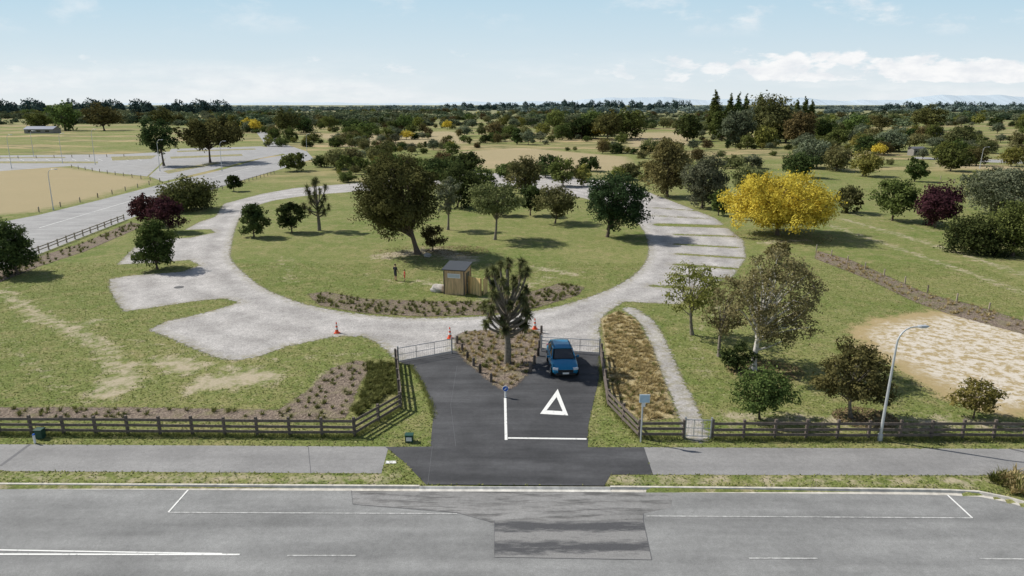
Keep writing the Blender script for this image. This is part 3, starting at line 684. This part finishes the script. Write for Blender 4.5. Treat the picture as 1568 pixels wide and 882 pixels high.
region(700,1100,196,222,90,2.5,8.5,.75)
region(1240,1620,200,238,100,3,9.5,.75)
region(1250,1600,240,262,22,2,6)
region(0,420,176,196,90,5,11,.85)
region(380,1000,180,202,190,4,10,.85)
region(1000,1650,180,203,180,4,11,.85)
region(-100,1700,172,182,240,5,11,.9)
region(640,900,262,282,30,1.5,4.5)
region(975,1080,236,275,14,2,5)
region(1100,1260,222,268,30,2.5,7)
for u,v,vt in [(380,200,178),(392,202,180),(912,212,186),(685,198,182),(1345,238,217)]:
    x,y=P(u,v); inst(x,y,height_at(y,vt),6)
for u,v,vt in [(890,212,165),(930,214,168),(960,212,164),(905,208,166),(850,200,166),(440,205,166),(465,203,168),(100,200,155),(160,200,158),(250,196,163),(60,200,170),(1420,200,160),(1310,204,172),(1350,200,176),(540,204,172),(560,206,178),(620,200,174)]:
    x,y=P(u,v); inst(x,y,height_at(y,vt),rng.choice([1,0,9,11]),1.15)
# tree belts toward the horizon
fb=bpy.data.objects.new('distant_tree_belts',None); scene.collection.objects.link(fb)
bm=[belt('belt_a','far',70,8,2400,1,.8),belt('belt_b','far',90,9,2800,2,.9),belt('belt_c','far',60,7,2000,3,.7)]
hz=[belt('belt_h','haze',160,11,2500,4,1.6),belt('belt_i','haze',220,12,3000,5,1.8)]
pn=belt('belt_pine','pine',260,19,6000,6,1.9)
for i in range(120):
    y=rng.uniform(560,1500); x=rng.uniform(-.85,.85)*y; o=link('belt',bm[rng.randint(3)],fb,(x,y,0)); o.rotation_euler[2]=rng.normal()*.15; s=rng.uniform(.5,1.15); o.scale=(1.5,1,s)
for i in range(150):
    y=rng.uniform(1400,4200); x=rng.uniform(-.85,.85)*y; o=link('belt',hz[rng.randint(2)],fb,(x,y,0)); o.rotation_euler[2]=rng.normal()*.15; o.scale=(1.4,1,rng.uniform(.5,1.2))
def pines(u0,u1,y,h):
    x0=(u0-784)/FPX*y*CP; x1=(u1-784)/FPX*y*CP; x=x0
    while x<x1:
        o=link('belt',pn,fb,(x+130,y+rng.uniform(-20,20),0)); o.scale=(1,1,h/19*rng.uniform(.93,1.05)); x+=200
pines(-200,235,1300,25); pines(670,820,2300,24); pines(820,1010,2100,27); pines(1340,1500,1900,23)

# distant ranges
m,N=newmat('far_range_hazed'); n=N.noise(N.pos(),.0006,5)
finish(m,N,N.mix(n,(0.46,0.55,0.62),(0.52,0.605,0.67)),1)  # pale blue-grey: atmospheric haze painted into the hill colour
b=B(); rr=RS(4); X=np.linspace(-14000,22000,160)
prof=np.zeros(160); 
for f,a in((3,60),(7,40),(17,22),(41,10)): prof+=a*np.sin(X/36000*f*6.28+rr.rand()*6)
ramp_=np.clip((X+6000)/16000,0,1); hh=np.maximum(5,60+ramp_*170+prof*(.3+.8*ramp_))
vs=[(x,21000,-60) for x in X]+[(x,22500,h) for x,h in zip(X,hh)]+[(x,24500,-60) for x in X]; nX=160
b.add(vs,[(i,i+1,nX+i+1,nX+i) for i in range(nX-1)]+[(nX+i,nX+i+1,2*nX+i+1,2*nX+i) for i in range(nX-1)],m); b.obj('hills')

# ---------------------------------------------------------------- low planting
def tussocks(name,poly,n,h,mat,seed,blades=34,spread=.5,wd=.018):
    rng=RS(seed); pl=np.array(poly); lo,hi=pl.min(0),pl.max(0); q=rng.uniform(lo,hi,(n*12,2)); q=q[sd_poly(q,poly)>.15][:n]
    n=len(q); nb=n*blades; c=np.repeat(np.column_stack([q,np.zeros(n)]),blades,0); hs=np.repeat(h*rng.uniform(.6,1.25,n),blades)*rng.uniform(.6,1.1,nb)
    d=unit(rng.normal(size=(nb,3))*np.array([spread,spread,.1])+np.array([0,0,.8])); d[:,2]=np.abs(d[:,2])
    side=unit(np.cross(d,np.array([.3,.2,1.]))); c0=c+rng.normal(size=(nb,3))*np.array([.04,.04,0]); ww=wd*h/.4
    p1=c0+d*hs[:,None]*.6; dr=d.copy(); dr[:,2]*=.35; p2=p1+dr*hs[:,None]*.5
    V=np.stack([c0-side*ww,c0+side*ww,p1+side*ww*.8,p1-side*ww*.8,p2+side*.003,p2-side*.003],1).reshape(-1,3); i0=np.arange(nb)*6
    F=np.concatenate([np.stack([i0,i0+1,i0+2,i0+3],1),np.stack([i0+3,i0+2,i0+4,i0+5],1)])
    t=np.clip(np.repeat(rng.rand(n),blades)*.6+rng.rand(nb)*.4,0,1)
    return link(name,build(name,V,F,[mat],np.zeros(len(F)),np.concatenate([t,t])))
tussocks('tussock_planting',BED_F,300,.42,L['tuss'],1)
tussocks('tussock_planting',ISLAND,130,.36,L['dryg'],2); tussocks('tussock_planting',ISLAND,60,.42,L['tuss'],12)
tussocks('dry_grass_planting',DRYB,700,.34,L['dryg'],3,40,1.1); tussocks('dry_grass_planting',DRYB,70,.32,L['tuss'],13)
tussocks('tussock_planting',GREENB,260,.45,L['tuss'],4)
tussocks('tussock_planting',BED_L,110,.35,L['tuss'],5,30)
tussocks('tussock_planting',BED_R,150,.4,L['dryg'],6,26); tussocks('tussock_planting',BED_S,140,.5,L['tuss'],7,26)
tussocks('flax_planting',PL([(1505,735),(1540,722),(1590,735),(1590,765),(1545,758)]),26,.7,L['tuss'],8,40)
tussocks('flax_planting',PL([(1505,735),(1540,725),(1590,735),(1590,765),(1545,758)]),22,.75,L['dryg'],9,40)
# rough grass
rng2=RS(9); q=np.column_stack([rng2.uniform(-52,52,150000),28+rng2.uniform(0,1,150000)**1.5*48])
ok=(f_gravel(q)<.0)&(sd_poly(q,DRIVE)<0.03)&(sd_poly(q,FOOTL)<.03)&(sd_poly(q,FOOTR)<.03)&(sd_poly(q,ROADP)<-.17)&(sd_poly(q,ISLAND)<0)&(sd_poly(q,SAND)<.3)&(sd_poly(q,BED_L)<0)&(sd_poly(q,DRYB)<0)
for pp in DIRT: ok&=sd_poly(q,pp)<0
for l,wd in DIRTL: ok&=(sd_line(q,PL(l),wd)<-.1)|(rng2.rand(len(q))<.35)
q=q[ok]; n=len(q); nrm=unit(rng2.normal(size=(n,3))*.5+np.array([0,0,.9]))
V,F=leafquads(np.column_stack([q,rng2.uniform(.015,.05,n)]),nrm,.07,.03,rng2)
link('grass',build('grass',V,F,[L['grass']],np.zeros(n),rng2.rand(n)))
# rank growth along the fence feet and bed edges
def edge_line(pl,n,sd,seed):
    r_=RS(seed); out=[]
    segs=[(np.array(a),np.array(c)) for a,c in zip(pl[:-1],pl[1:])]; Ls=np.array([np.linalg.norm(c-a) for a,c in segs]); ii=r_.choice(len(segs),n,p=Ls/Ls.sum())
    for i in ii: a,c=segs[i]; out.append(a+(c-a)*r_.rand()+r_.normal(size=2)*sd)
    return np.array(out)
E=np.concatenate([edge_line(PL([(-60,664),(543,668),(613,626),(606,556)]),2600,.13,1),edge_line(PL([(921,548),(932,622),(979,671),(1046,671)]),900,.13,2),edge_line(PL([(1090,672),(1620,672)]),2000,.13,3),edge_line(PL([(663,640),(660,620),(645,585),(628,560)]),300,.08,4)])
n=len(E); nb=n*5; c=np.repeat(np.column_stack([E,np.zeros(n)]),5,0)+RS(5).normal(size=(nb,3))*np.array([.04,.04,0]); d=unit(RS(6).normal(size=(nb,3))*np.array([.4,.4,0])+np.array([0,0,1])); hs=RS(7).uniform(.08,.24,nb)[:,None]; sd2=unit(np.cross(d,RS(8).normal(size=(nb,3))))*.012
V=np.stack([c-sd2,c+sd2,c+d*hs+sd2*.2,c+d*hs-sd2*.2],1).reshape(-1,3)
link('rank_grass',build('rank_grass',V,np.arange(nb*4).reshape(-1,4),[L['grass']],np.zeros(nb),RS(9).rand(nb)))
# fallen leaves under the big trees
r_=RS(21); lf=[]
for (u,v,rx) in ((640,389,6.5),(690,384,4),(1153,567,2.6),(1303,640,1.8),(1190,362,7)):
    x,y=P(u,v); k=1500; a=r_.rand(k)*6.28; rr_=np.sqrt(r_.rand(k))*rx; lf.append(np.column_stack([x+np.cos(a)*rr_+.8,y+np.sin(a)*rr_*.8,r_.uniform(.012,.05,k)]))
lf=np.concatenate(lf); V,F=leafquads(lf,unit(r_.normal(size=(len(lf),3))*.4+np.array([0,0,1])),.07,.045,r_)
link('fallen_leaves',build('fallen_leaves',V,F,[L['dead']],np.zeros(len(F)),r_.rand(len(F))))

# ---------------------------------------------------------------- car
BLUE=plain('blue_car_paint',(0.014,0.20,0.38),.22,.03,2,.3,.6); GLASS=plain('car_glass',(0.02,0.025,0.03),.08,.0,1,0,.8)
BLACK=plain('black_plastic',(0.02,0.02,0.022),.6,.1); TYRE=plain('tyre_rubber',(0.018,0.018,0.018),.85,.1); RIM=plain('alloy',(0.5,0.5,0.52),.35,.05,5,.8)
LAMP=plain('headlamp',(0.75,0.77,0.8),.15,.02,5,0,.8); RED=plain('tail_lamp',(0.4,0.01,0.01),.3,.02); WHITE=plain('white_paint',(0.78,0.78,0.76),.5,.05)
car=bpy.data.objects.new('parked_car',None); scene.collection.objects.link(car)
def sec(y,w,z0,z1,tw=.86):
    r=[(0,z0),(w*.8,z0),(w*.97,z0+.12),(w,(z0+z1)/2),(w*.985,z1-.14),(w*tw+.02,z1-.02),(w*tw*.6,z1+.015),(0,z1+.03)]
    return [(x,y,z) for x,z in r]+[(-x,y,z) for x,z in r[-2:0:-1]]
b=B()
b.loft([sec(-2.16,.70,.34,.62),sec(-2.10,.80,.25,.72),sec(-1.9,.88,.22,.84),sec(-1.5,.91,.2,.93),sec(-.9,.92,.2,1.0),sec(0,.925,.2,1.02),sec(1.2,.92,.2,1.04),sec(1.85,.89,.24,1.05),sec(2.1,.84,.3,1.0),sec(2.17,.76,.38,.8)],BLUE)
o=b.obj('body',car,smooth_=True); md=o.modifiers.new('s','SUBSURF'); md.levels=1; md.render_levels=1
def csec(y,w0,w1,z0,z1): 
    r=[(0,z0),(w0,z0),(w1+(w0-w1)*.25,z0+(z1-z0)*.7),(w1,z1-.05),(w1-.1,z1),(0,z1+.02)]
    return [(x,y,z) for x,z in r]+[(-x,y,z) for x,z in r[-2:0:-1]]
b=B(); b.loft([csec(-.98,.78,.74,.98,1.02),csec(-.28,.80,.62,1.0,1.47),csec(.2,.80,.64,1.0,1.52),csec(1.1,.80,.63,1.0,1.50),csec(1.65,.78,.58,1.0,1.38),csec(1.98,.74,.66,1.0,1.06)],GLASS); b.obj('windows',car)
b=B(); b.loft([[(x,y,z) for x,z in((.60*k,zt),(.66*k,zt-.04),(.60*k,zt+.035),(.3*k,zt+.065),(-.3*k,zt+.065),(-.6*k,zt+.035),(-.66*k,zt-.04),(-.60*k,zt))] for y,zt,k in((-.34,1.46,1),(.2,1.52,1.02),(1.1,1.50,1.0),(1.72,1.37,.95))],BLUE)
for s in(-1,1):
    b.pipe([(s*.79,-.98,1.0),(s*.66,-.30,1.47)],[.035,.035],BLUE,6); b.pipe([(s*.70,1.98,1.03),(s*.60,1.68,1.38)],[.05,.05],BLUE,6)
    b.cyl((s*.81,.35,1.0),(s*.655,.35,1.5),.035,.035,BLUE,6)
b.obj('roof',car,smooth_=False)
b=B()
for s in(-1,1):
    for y in(-1.35,1.32):
        b.cyl((s*.72,y,.34),(s*.93,y,.34),.34,.34,TYRE,20); b.cyl((s*.925,y,.34),(s*.94,y,.34),.22,.2,RIM,14)
        b.cyl((s*.90,y,.36),(s*.932,y,.36),.40,.40,BLACK,20)
b.obj('wheels',car)
b=B()
b.box((0,-2.15,.54),(1.0,.08,.2),BLACK); b.box((0,-2.17,.34),(1.3,.08,.14),BLACK); b.box((0,-2.215,.42),(.42,.02,.12),WHITE)
b.box((0,-1.03,1.01),(1.3,.10,.03),BLACK)
for s in(-1,1):
    b.box((s*.66,-2.05,.69),(.34,.16,.13),LAMP,s*.3); b.box((s*.74,2.08,.85),(.2,.14,.2),RED); b.box((s*1.0,-.62,1.02),(.18,.1,.13),BLUE); b.box((s*.90,-.62,.99),(.1,.05,.04),BLACK)
    b.pipe([(s*.56,-.2,1.56),(s*.58,.5,1.61),(s*.56,1.4,1.52)],[.018,.018,.018],BLACK,6)
b.obj('lights_and_trim',car,bev=.02)
car.location=(*P(860,562),.012); car.rotation_euler[2]=math.radians(3)

# ---------------------------------------------------------------- toilet building
def planks(name,col,sc):
    m,N=newmat(name); p=N.n('ShaderNodeTexCoord').outputs['Object']; s=N.n('ShaderNodeSeparateXYZ'); N.set(s.inputs[0],p)
    xx=N.m('MULTIPLY',N.m('ADD',s.outputs[0],s.outputs[1]),sc); fr=N.m('FRACT',xx); g=N.mr(N.m('ABSOLUTE',N.m('SUBTRACT',fr,.5)),.42,.48,1,.35)
    wn=N.noise(N.scale(p,(6,6,.6)),2,4); k=N.val(tuple(col),N.mr(wn,.3,.7,.75,1.25)); return finish(m,N,N.val(k,g),.75,g,.3,.01)
CLAD=planks('timber_cladding',(0.60,0.42,0.24),7); CLADG=planks('screen_boards',(0.76,0.56,0.26),6); ROOF=plain('dark_roofing',(0.06,0.065,0.07),.5,.1); 
tb=bpy.data.objects.new('toilet_building',None); scene.collection.objects.link(tb)
b=B(); wv_=2.0; dp=2.1
b.add([(-wv_/2,-dp/2,0),(wv_/2,-dp/2,0),(wv_/2,dp/2,0),(-wv_/2,dp/2,0),(-wv_/2,-dp/2,2.35),(wv_/2,-dp/2,2.35),(wv_/2,dp/2,2.65),(-wv_/2,dp/2,2.65)],[(3,2,1,0),(4,5,6,7),(0,1,5,4),(1,2,6,5),(2,3,7,6),(3,0,4,7)],CLAD); b.obj('walls',tb)
b=B(); b.box((0,0,2.58),(wv_+.35,dp+.3,.1),ROOF,R=Matrix.Rotation(math.atan2(.3,dp),3,'X')); b.obj('roof',tb)
b=B(); b.box((0,-dp/2-.02,1.85),(1.25,.04,.42),WHITE); b.box((0,-dp/2-.045,1.85),(1.12,.02,.30),plain('frosted_glazing',(.55,.6,.62),.2,.05)); b.obj('window',tb)
b=B(); b.box((wv_/2+.02,.1,1.02),(.04,.9,2.0),ROOF); b.box((wv_/2+.05,-.25,1.0),(.04,.04,.16),STEEL)
for sx in(-1,1):
    for sy in(-1,1): b.box((sx*(wv_/2+.003),sy*(dp/2+.003),1.15),(.08,.08,2.3),ROOF)
b.obj('door_and_corner_trim',tb)
b=B(); b.box((1.85,-.55,.85),(1.6,.05,1.7),CLADG,math.radians(-28)); b.box((2.75,.15,.8),(.05,1.3,1.6),CLADG); b.box((1.2,-.25,.85),(.1,.1,1.75),WOODG); b.box((2.62,-.95,.85),(.1,.1,1.75),WOODG); b.obj('privacy_screen',tb)
tb.location=(*P(701,447),0); tb.rotation_euler[2]=math.radians(-14)
ROCK=plain('rock',(0.38,0.36,0.33),.9,.3,3)
def boulder(u,v,s,seed):
    bpy.ops.mesh.primitive_ico_sphere_add(subdivisions=3,radius=1); o=bpy.context.object; o.name='boulder'; rr=RS(seed); ph=rr.rand(6)*6
    for vv in o.data.vertices:
        c=vv.co; k=1+.16*math.sin(3*c.x+ph[0])*math.cos(2.5*c.y+ph[1])+.1*math.sin(6*c.z+ph[2]+4*c.x); vv.co=Vector((c.x*k*s*1.2,c.y*k*s,c.z*k*s*.75))
    o.location=(*P(u,v),s*.35); o.data.materials.append(ROCK)
boulder(672,446,.65,1); boulder(655,393,.4,2)
boulder(1575,745,.4,3)

# ---------------------------------------------------------------- cones, posts, signs, lamps
ORANGE=plain('cone_orange',(0.75,0.10,0.03),.5,.05); GREY=plain('pole_grey',(0.55,0.57,0.58),.45,.08,3,.3); BLUES=plain('sign_blue',(0.02,0.12,0.5),.4,.05)
for u,v in ((516,510),(689,518),(819,504)):
    b=B(); b.box((0,0,.02),(.42,.42,.04),ORANGE); z0=.04
    for z1,mm in((.3,ORANGE),(.48,WHITE),(.62,ORANGE),(.74,WHITE),(.9,ORANGE)):
        r=lambda z:.16-.125*z/.9
        b.cyl((0,0,z0),(0,0,z1),r(z0),r(z1),mm,14); z0=z1
    b.obj('traffic_cone',loc=(*P(u,v),.006))
def lamp(ub,vb,vt,arm,dirx=1,r=.085,name='street_lamp'):
    x,y=P(ub,vb); h=height_at(y,vt); b=B(); lean=.02*h
    b.cyl((0,0,0),(0,0,.35),r*1.6,r*1.5,GREY,12)
    pts_=[(0,0,.3),(lean*.5,0,h*.5),(lean,0,h*.86)]; rs=[r,r*.8,r*.62]
    for i in range(1,7):
        a=i/6*math.pi/2; pts_.append((lean+dirx*(arm*.55)*(1-math.cos(a)),0,h*.86+h*.14*math.sin(a))); rs.append(r*.6-.003*i)
    pts_.append((lean+dirx*arm*.7,0,h)); rs.append(r*.45)
    b.pipe(pts_,rs,GREY,10); e=pts_[-1]
    b.loft([[(e[0]+dirx*k*.62,y_*w_,e[2]+z_*w_) for y_,z_ in((-.14,0),(-.1,.07),(.1,.07),(.14,0),(.08,-.05),(-.08,-.05))] for k,w_ in((0,.5),(.2,1),(.8,1),(1,.5))],GREY)
    b.box((e[0]+dirx*.35,0,e[2]-.06),(.32,.14,.03),LAMP)
    return b.obj(name,loc=(x,y,0),smooth_=False)
lamp(1347,674,502,1.5).rotation_euler[2]=math.radians(8)
for u,v,vt in ((82,322,259),(96,250,204),(146,252,198),(52,240,200),(340,262,216),(245,262,214),(1500,258,225),(470,232,205),(18,258,206)): lamp(u,v,vt,1.6)
x,y=P(981,677); b=B(); b.cyl((0,0,0),(0,0,2.75),.045,.045,GREY,10); 
SIGNB=plain('sign_face',(0.45,0.60,0.70),.4,.1,4)
b.box((.08,-.06,2.55),(.5,.03,.42),SIGNB); b.box((.08,-.035,2.55),(.56,.02,.48),WHITE); b.cyl((.08,-.02,2.4),(.0,-.02,2.4),.05,.05,GREY)
b.box((.03,-.055,2.2),(.2,.02,.22),WHITE); b.obj('street_sign',loc=(x,y,0))
x,y=P(774,609); b=B(); b.cyl((0,0,0),(0,0,.75),.06,.055,WHITE,10); b.cyl((0,-.05,.62),(0,-.08,.62),.19,.19,WHITE,20); b.cyl((0,-.08,.62),(0,-.09,.62),.165,.165,BLUES,20)
b.box((0,-.095,.62),(.05,.01,.2),WHITE,R=Matrix.Rotation(math.radians(45),3,'Y')); b.obj('keep_left_sign',loc=(x,y,.014))
GREENP=plain('green_cabinet',(0.02,0.07,0.05),.5,.1)
x,y=P(627,676); b=B(); b.box((0,0,.2),(.42,.34,.4),GREENP); b.box((0,0,.42),(.46,.38,.05),GREENP); b.box((0,-.18,.22),(.3,.02,.22),WHITE); b.obj('utility_cabinet',loc=(x,y,0),bev=.015)
x,y=P(70,665); b=B(); b.box((0,.1,.25),(.4,.35,.5),GREENP); b.box((0,.1,.52),(.45,.4,.05),GREENP); b.obj('utility_cabinet',loc=(x,y-.5,0),bev=.015)
x,y=P(54,679); b=B(); b.cyl((0,0,0),(0,0,.5),.06,.06,WHITE,10); b.cyl((0,0,.5),(0,0,.56),.075,.05,BLUES,10); b.obj('marker_post',loc=(x,y,0))
DRK=plain('cover_iron',(0.10,0.10,0.10),.6,.1)
b=B(); x,y=P(274,440); b.cyl((x,y,.004),(x,y,.03),.45,.45,DRK,20); b.obj('manhole_cover')

# distant buildings
def shed(name,u,v,wd,dp,h,wall,roof,rot=0):
    x,y=P(u,v); e=bpy.data.objects.new(name,None); scene.collection.objects.link(e); e.location=(x,y,0); e.rotation_euler[2]=rot
    b=B(); b.box((0,0,h/2),(wd,dp,h),wall); b.add([(-wd/2,-dp/2,h),(-wd/2,dp/2,h),(-wd/2,0,h+dp*.2)],[(0,2,1)],wall); b.add([(wd/2,-dp/2,h),(wd/2,dp/2,h),(wd/2,0,h+dp*.2)],[(0,1,2)],wall); b.obj('walls',e)
    b=B(); a=math.atan2(dp*.2,dp/2)
    for s in(-1,1): b.box((0,s*dp*.26,h+dp*.1+.04),(wd+.8,dp*.58,.12),roof,R=Matrix.Rotation(-s*a,3,'X'))
    b.obj('roof',e)
    b=B()
    for k in(-.3,0,.3): b.box((k*wd,-dp/2-.02,h*.55),(wd*.14,.05,h*.4),GLASS)
    b.obj('windows',e)
WALLW=plain('painted_wall',(0.24,0.23,0.21),.8,.1,.5); RB=plain('blue_roof',(0.08,0.11,0.18),.5,.1,.5); RG=plain('grey_roof',(0.14,0.14,0.15),.5,.1,.5)
shed('house',66,204,18,8,2.6,WALLW,RB); shed('house',1420,206,14,8,2.6,WALLW,RG); shed('house',1402,238,4.5,3,2.4,WALLW,RG,.2)

# ---------------------------------------------------------------- people
SKIN=plain('skin',(0.50,0.30,0.21),.6,.05); HAIR=plain('hair',(0.05,0.03,0.02),.7,.2)
def person(name,u,v,ht,rz,top,bottom,armpose,short=True):
    k=ht/1.75
    J={'pel':(0,0,.95),'wst':(0,0,1.1),'chs':(0,-.01,1.32),'nk':(0,0,1.47),'hd0':(0,-.01,1.55),'hd1':(0,-.015,1.66)}
    names=list(J); vs=[J[n] for n in names]; rad=[.15,.13,.15,.06,.06,.06]; ed=[(0,1),(1,2),(2,3),(3,4),(4,5)]
    def chain(par,pl,rl):
        p_=par
        for q,r in zip(pl,rl): vs.append(q); rad.append(r); ed.append((p_,len(vs)-1)); p_=len(vs)-1
    hands=[]
    for s,(eb,hn) in zip((-1,1),armpose):
        chain(2,[(s*.17,0,1.41),(s*eb[0],eb[1],eb[2]),(s*hn[0],hn[1],hn[2])],[.065,.047,.032])
        hands.append((s,Vector((s*eb[0],eb[1],eb[2])),Vector((s*hn[0],hn[1],hn[2]))))
        chain(0,[(s*.1,0,.86),(s*.11,-.02-.04*s,.49),(s*.12,.02-.03*s,.09),(s*.13,-.13-.03*s,.04)],[.095,.062,.042,.035])
    me=bpy.data.meshes.new('t'); me.from_pydata(vs,ed,[]); o=bpy.data.objects.new('t',me); scene.collection.objects.link(o)
    o.modifiers.new('k','SKIN')
    for i,r in enumerate(rad): me.skin_vertices[0].data[i].radius=(r,r*(.72 if i<3 else 1))
    me.skin_vertices[0].data[0].use_root=True
    sb=o.modifiers.new('s','SUBSURF'); sb.levels=2
    dg=bpy.context.evaluated_depsgraph_get(); me2=bpy.data.meshes.new_from_object(o.evaluated_get(dg)); bpy.data.objects.remove(o)
    for mm in (top,bottom,SKIN,TYRE): me2.materials.append(mm)
    for pgn in me2.polygons:
        c=pgn.center; r_=abs(c.x)
        pgn.material_index=2 if c.z>1.46 else (3 if c.z<.09 else (1 if c.z<.95 and r_<.2 else (0 if (r_<.2 or c.z>1.18) else 2)))
        if short and .09<=c.z<.5 and r_<.25: pgn.material_index=2
        pgn.use_smooth=True
    par=bpy.data.objects.new(name,None); scene.collection.objects.link(par)
    bo=link('body',me2,par)
    b=B(); hc=Vector((0,-.02,1.645)); b.ell(hc,(.078,.095,.115),SKIN,16,12); b.ell(hc+Vector((0,.018,.025)),(.085,.098,.108),HAIR,16,12)
    b.ell(hc+Vector((0,-.1,-.015)),(.012,.02,.022),SKIN); b.ell(hc+Vector((0,-.088,-.055)),(.024,.008,.006),top)
    for s in(-1,1): b.ell(hc+Vector((s*.03,-.085,.01)),(.011,.008,.007),BLACK,8,6); b.ell(hc+Vector((s*.08,0,-.005)),(.01,.02,.03),SKIN,8,6)
    for s,el_,hn in hands:
        d=(hn-el_).normalized(); sd_v=d.cross(Vector((0,1,.1))).normalized(); fw=sd_v.cross(d).normalized()
        b.ell(hn+d*.045,(.022,.04,.048),SKIN,10,8,R=Matrix((sd_v,fw,d)).transposed())
        for f in range(4):
            r0=hn+d*.085+fw*(.024*(f-1.5)*-1); L1=(.04,.045,.042,.033)[f]; r1=r0+d*L1; r2=r1+(d*.8-sd_v*s*.5).normalized()*L1*.8
            b.pipe([r0-d*.02,r1,r2],[.0095,.0085,.0065],SKIN,6)
        t0=hn+d*.02+fw*-.03; t1=t0+(d*.7-fw*.7)*.045; b.pipe([t0,t1,t1+d*.03],[.012,.01,.007],SKIN,6)
    b.obj('head_and_hands',par,smooth_=True)
    par.location=(*P(u,v),0); par.scale=(k,k,k); par.rotation_euler[2]=rz
NAVY=plain('dark_shirt',(0.02,0.022,0.03),.8,.2); SHORT=plain('dark_shorts',(0.04,0.04,0.05),.8,.2); REDS=plain('red_shirt',(0.6,0.03,0.02),.7,.1)
person('adult_person',606,430,1.78,math.radians(150),NAVY,SHORT,[((.26,.02,1.16),(.29,-.10,.92)),((.27,-.02,1.16),(.25,-.22,1.05))])
person('child_person',620,430,1.2,math.radians(-70),REDS,REDS,[((.27,.02,1.16),(.32,-.12,.95)),((.25,-.02,1.16),(.27,-.16,.95))])
print('faces',sum(len(o.data.polygons) for o in bpy.data.objects if o.type=='MESH'))
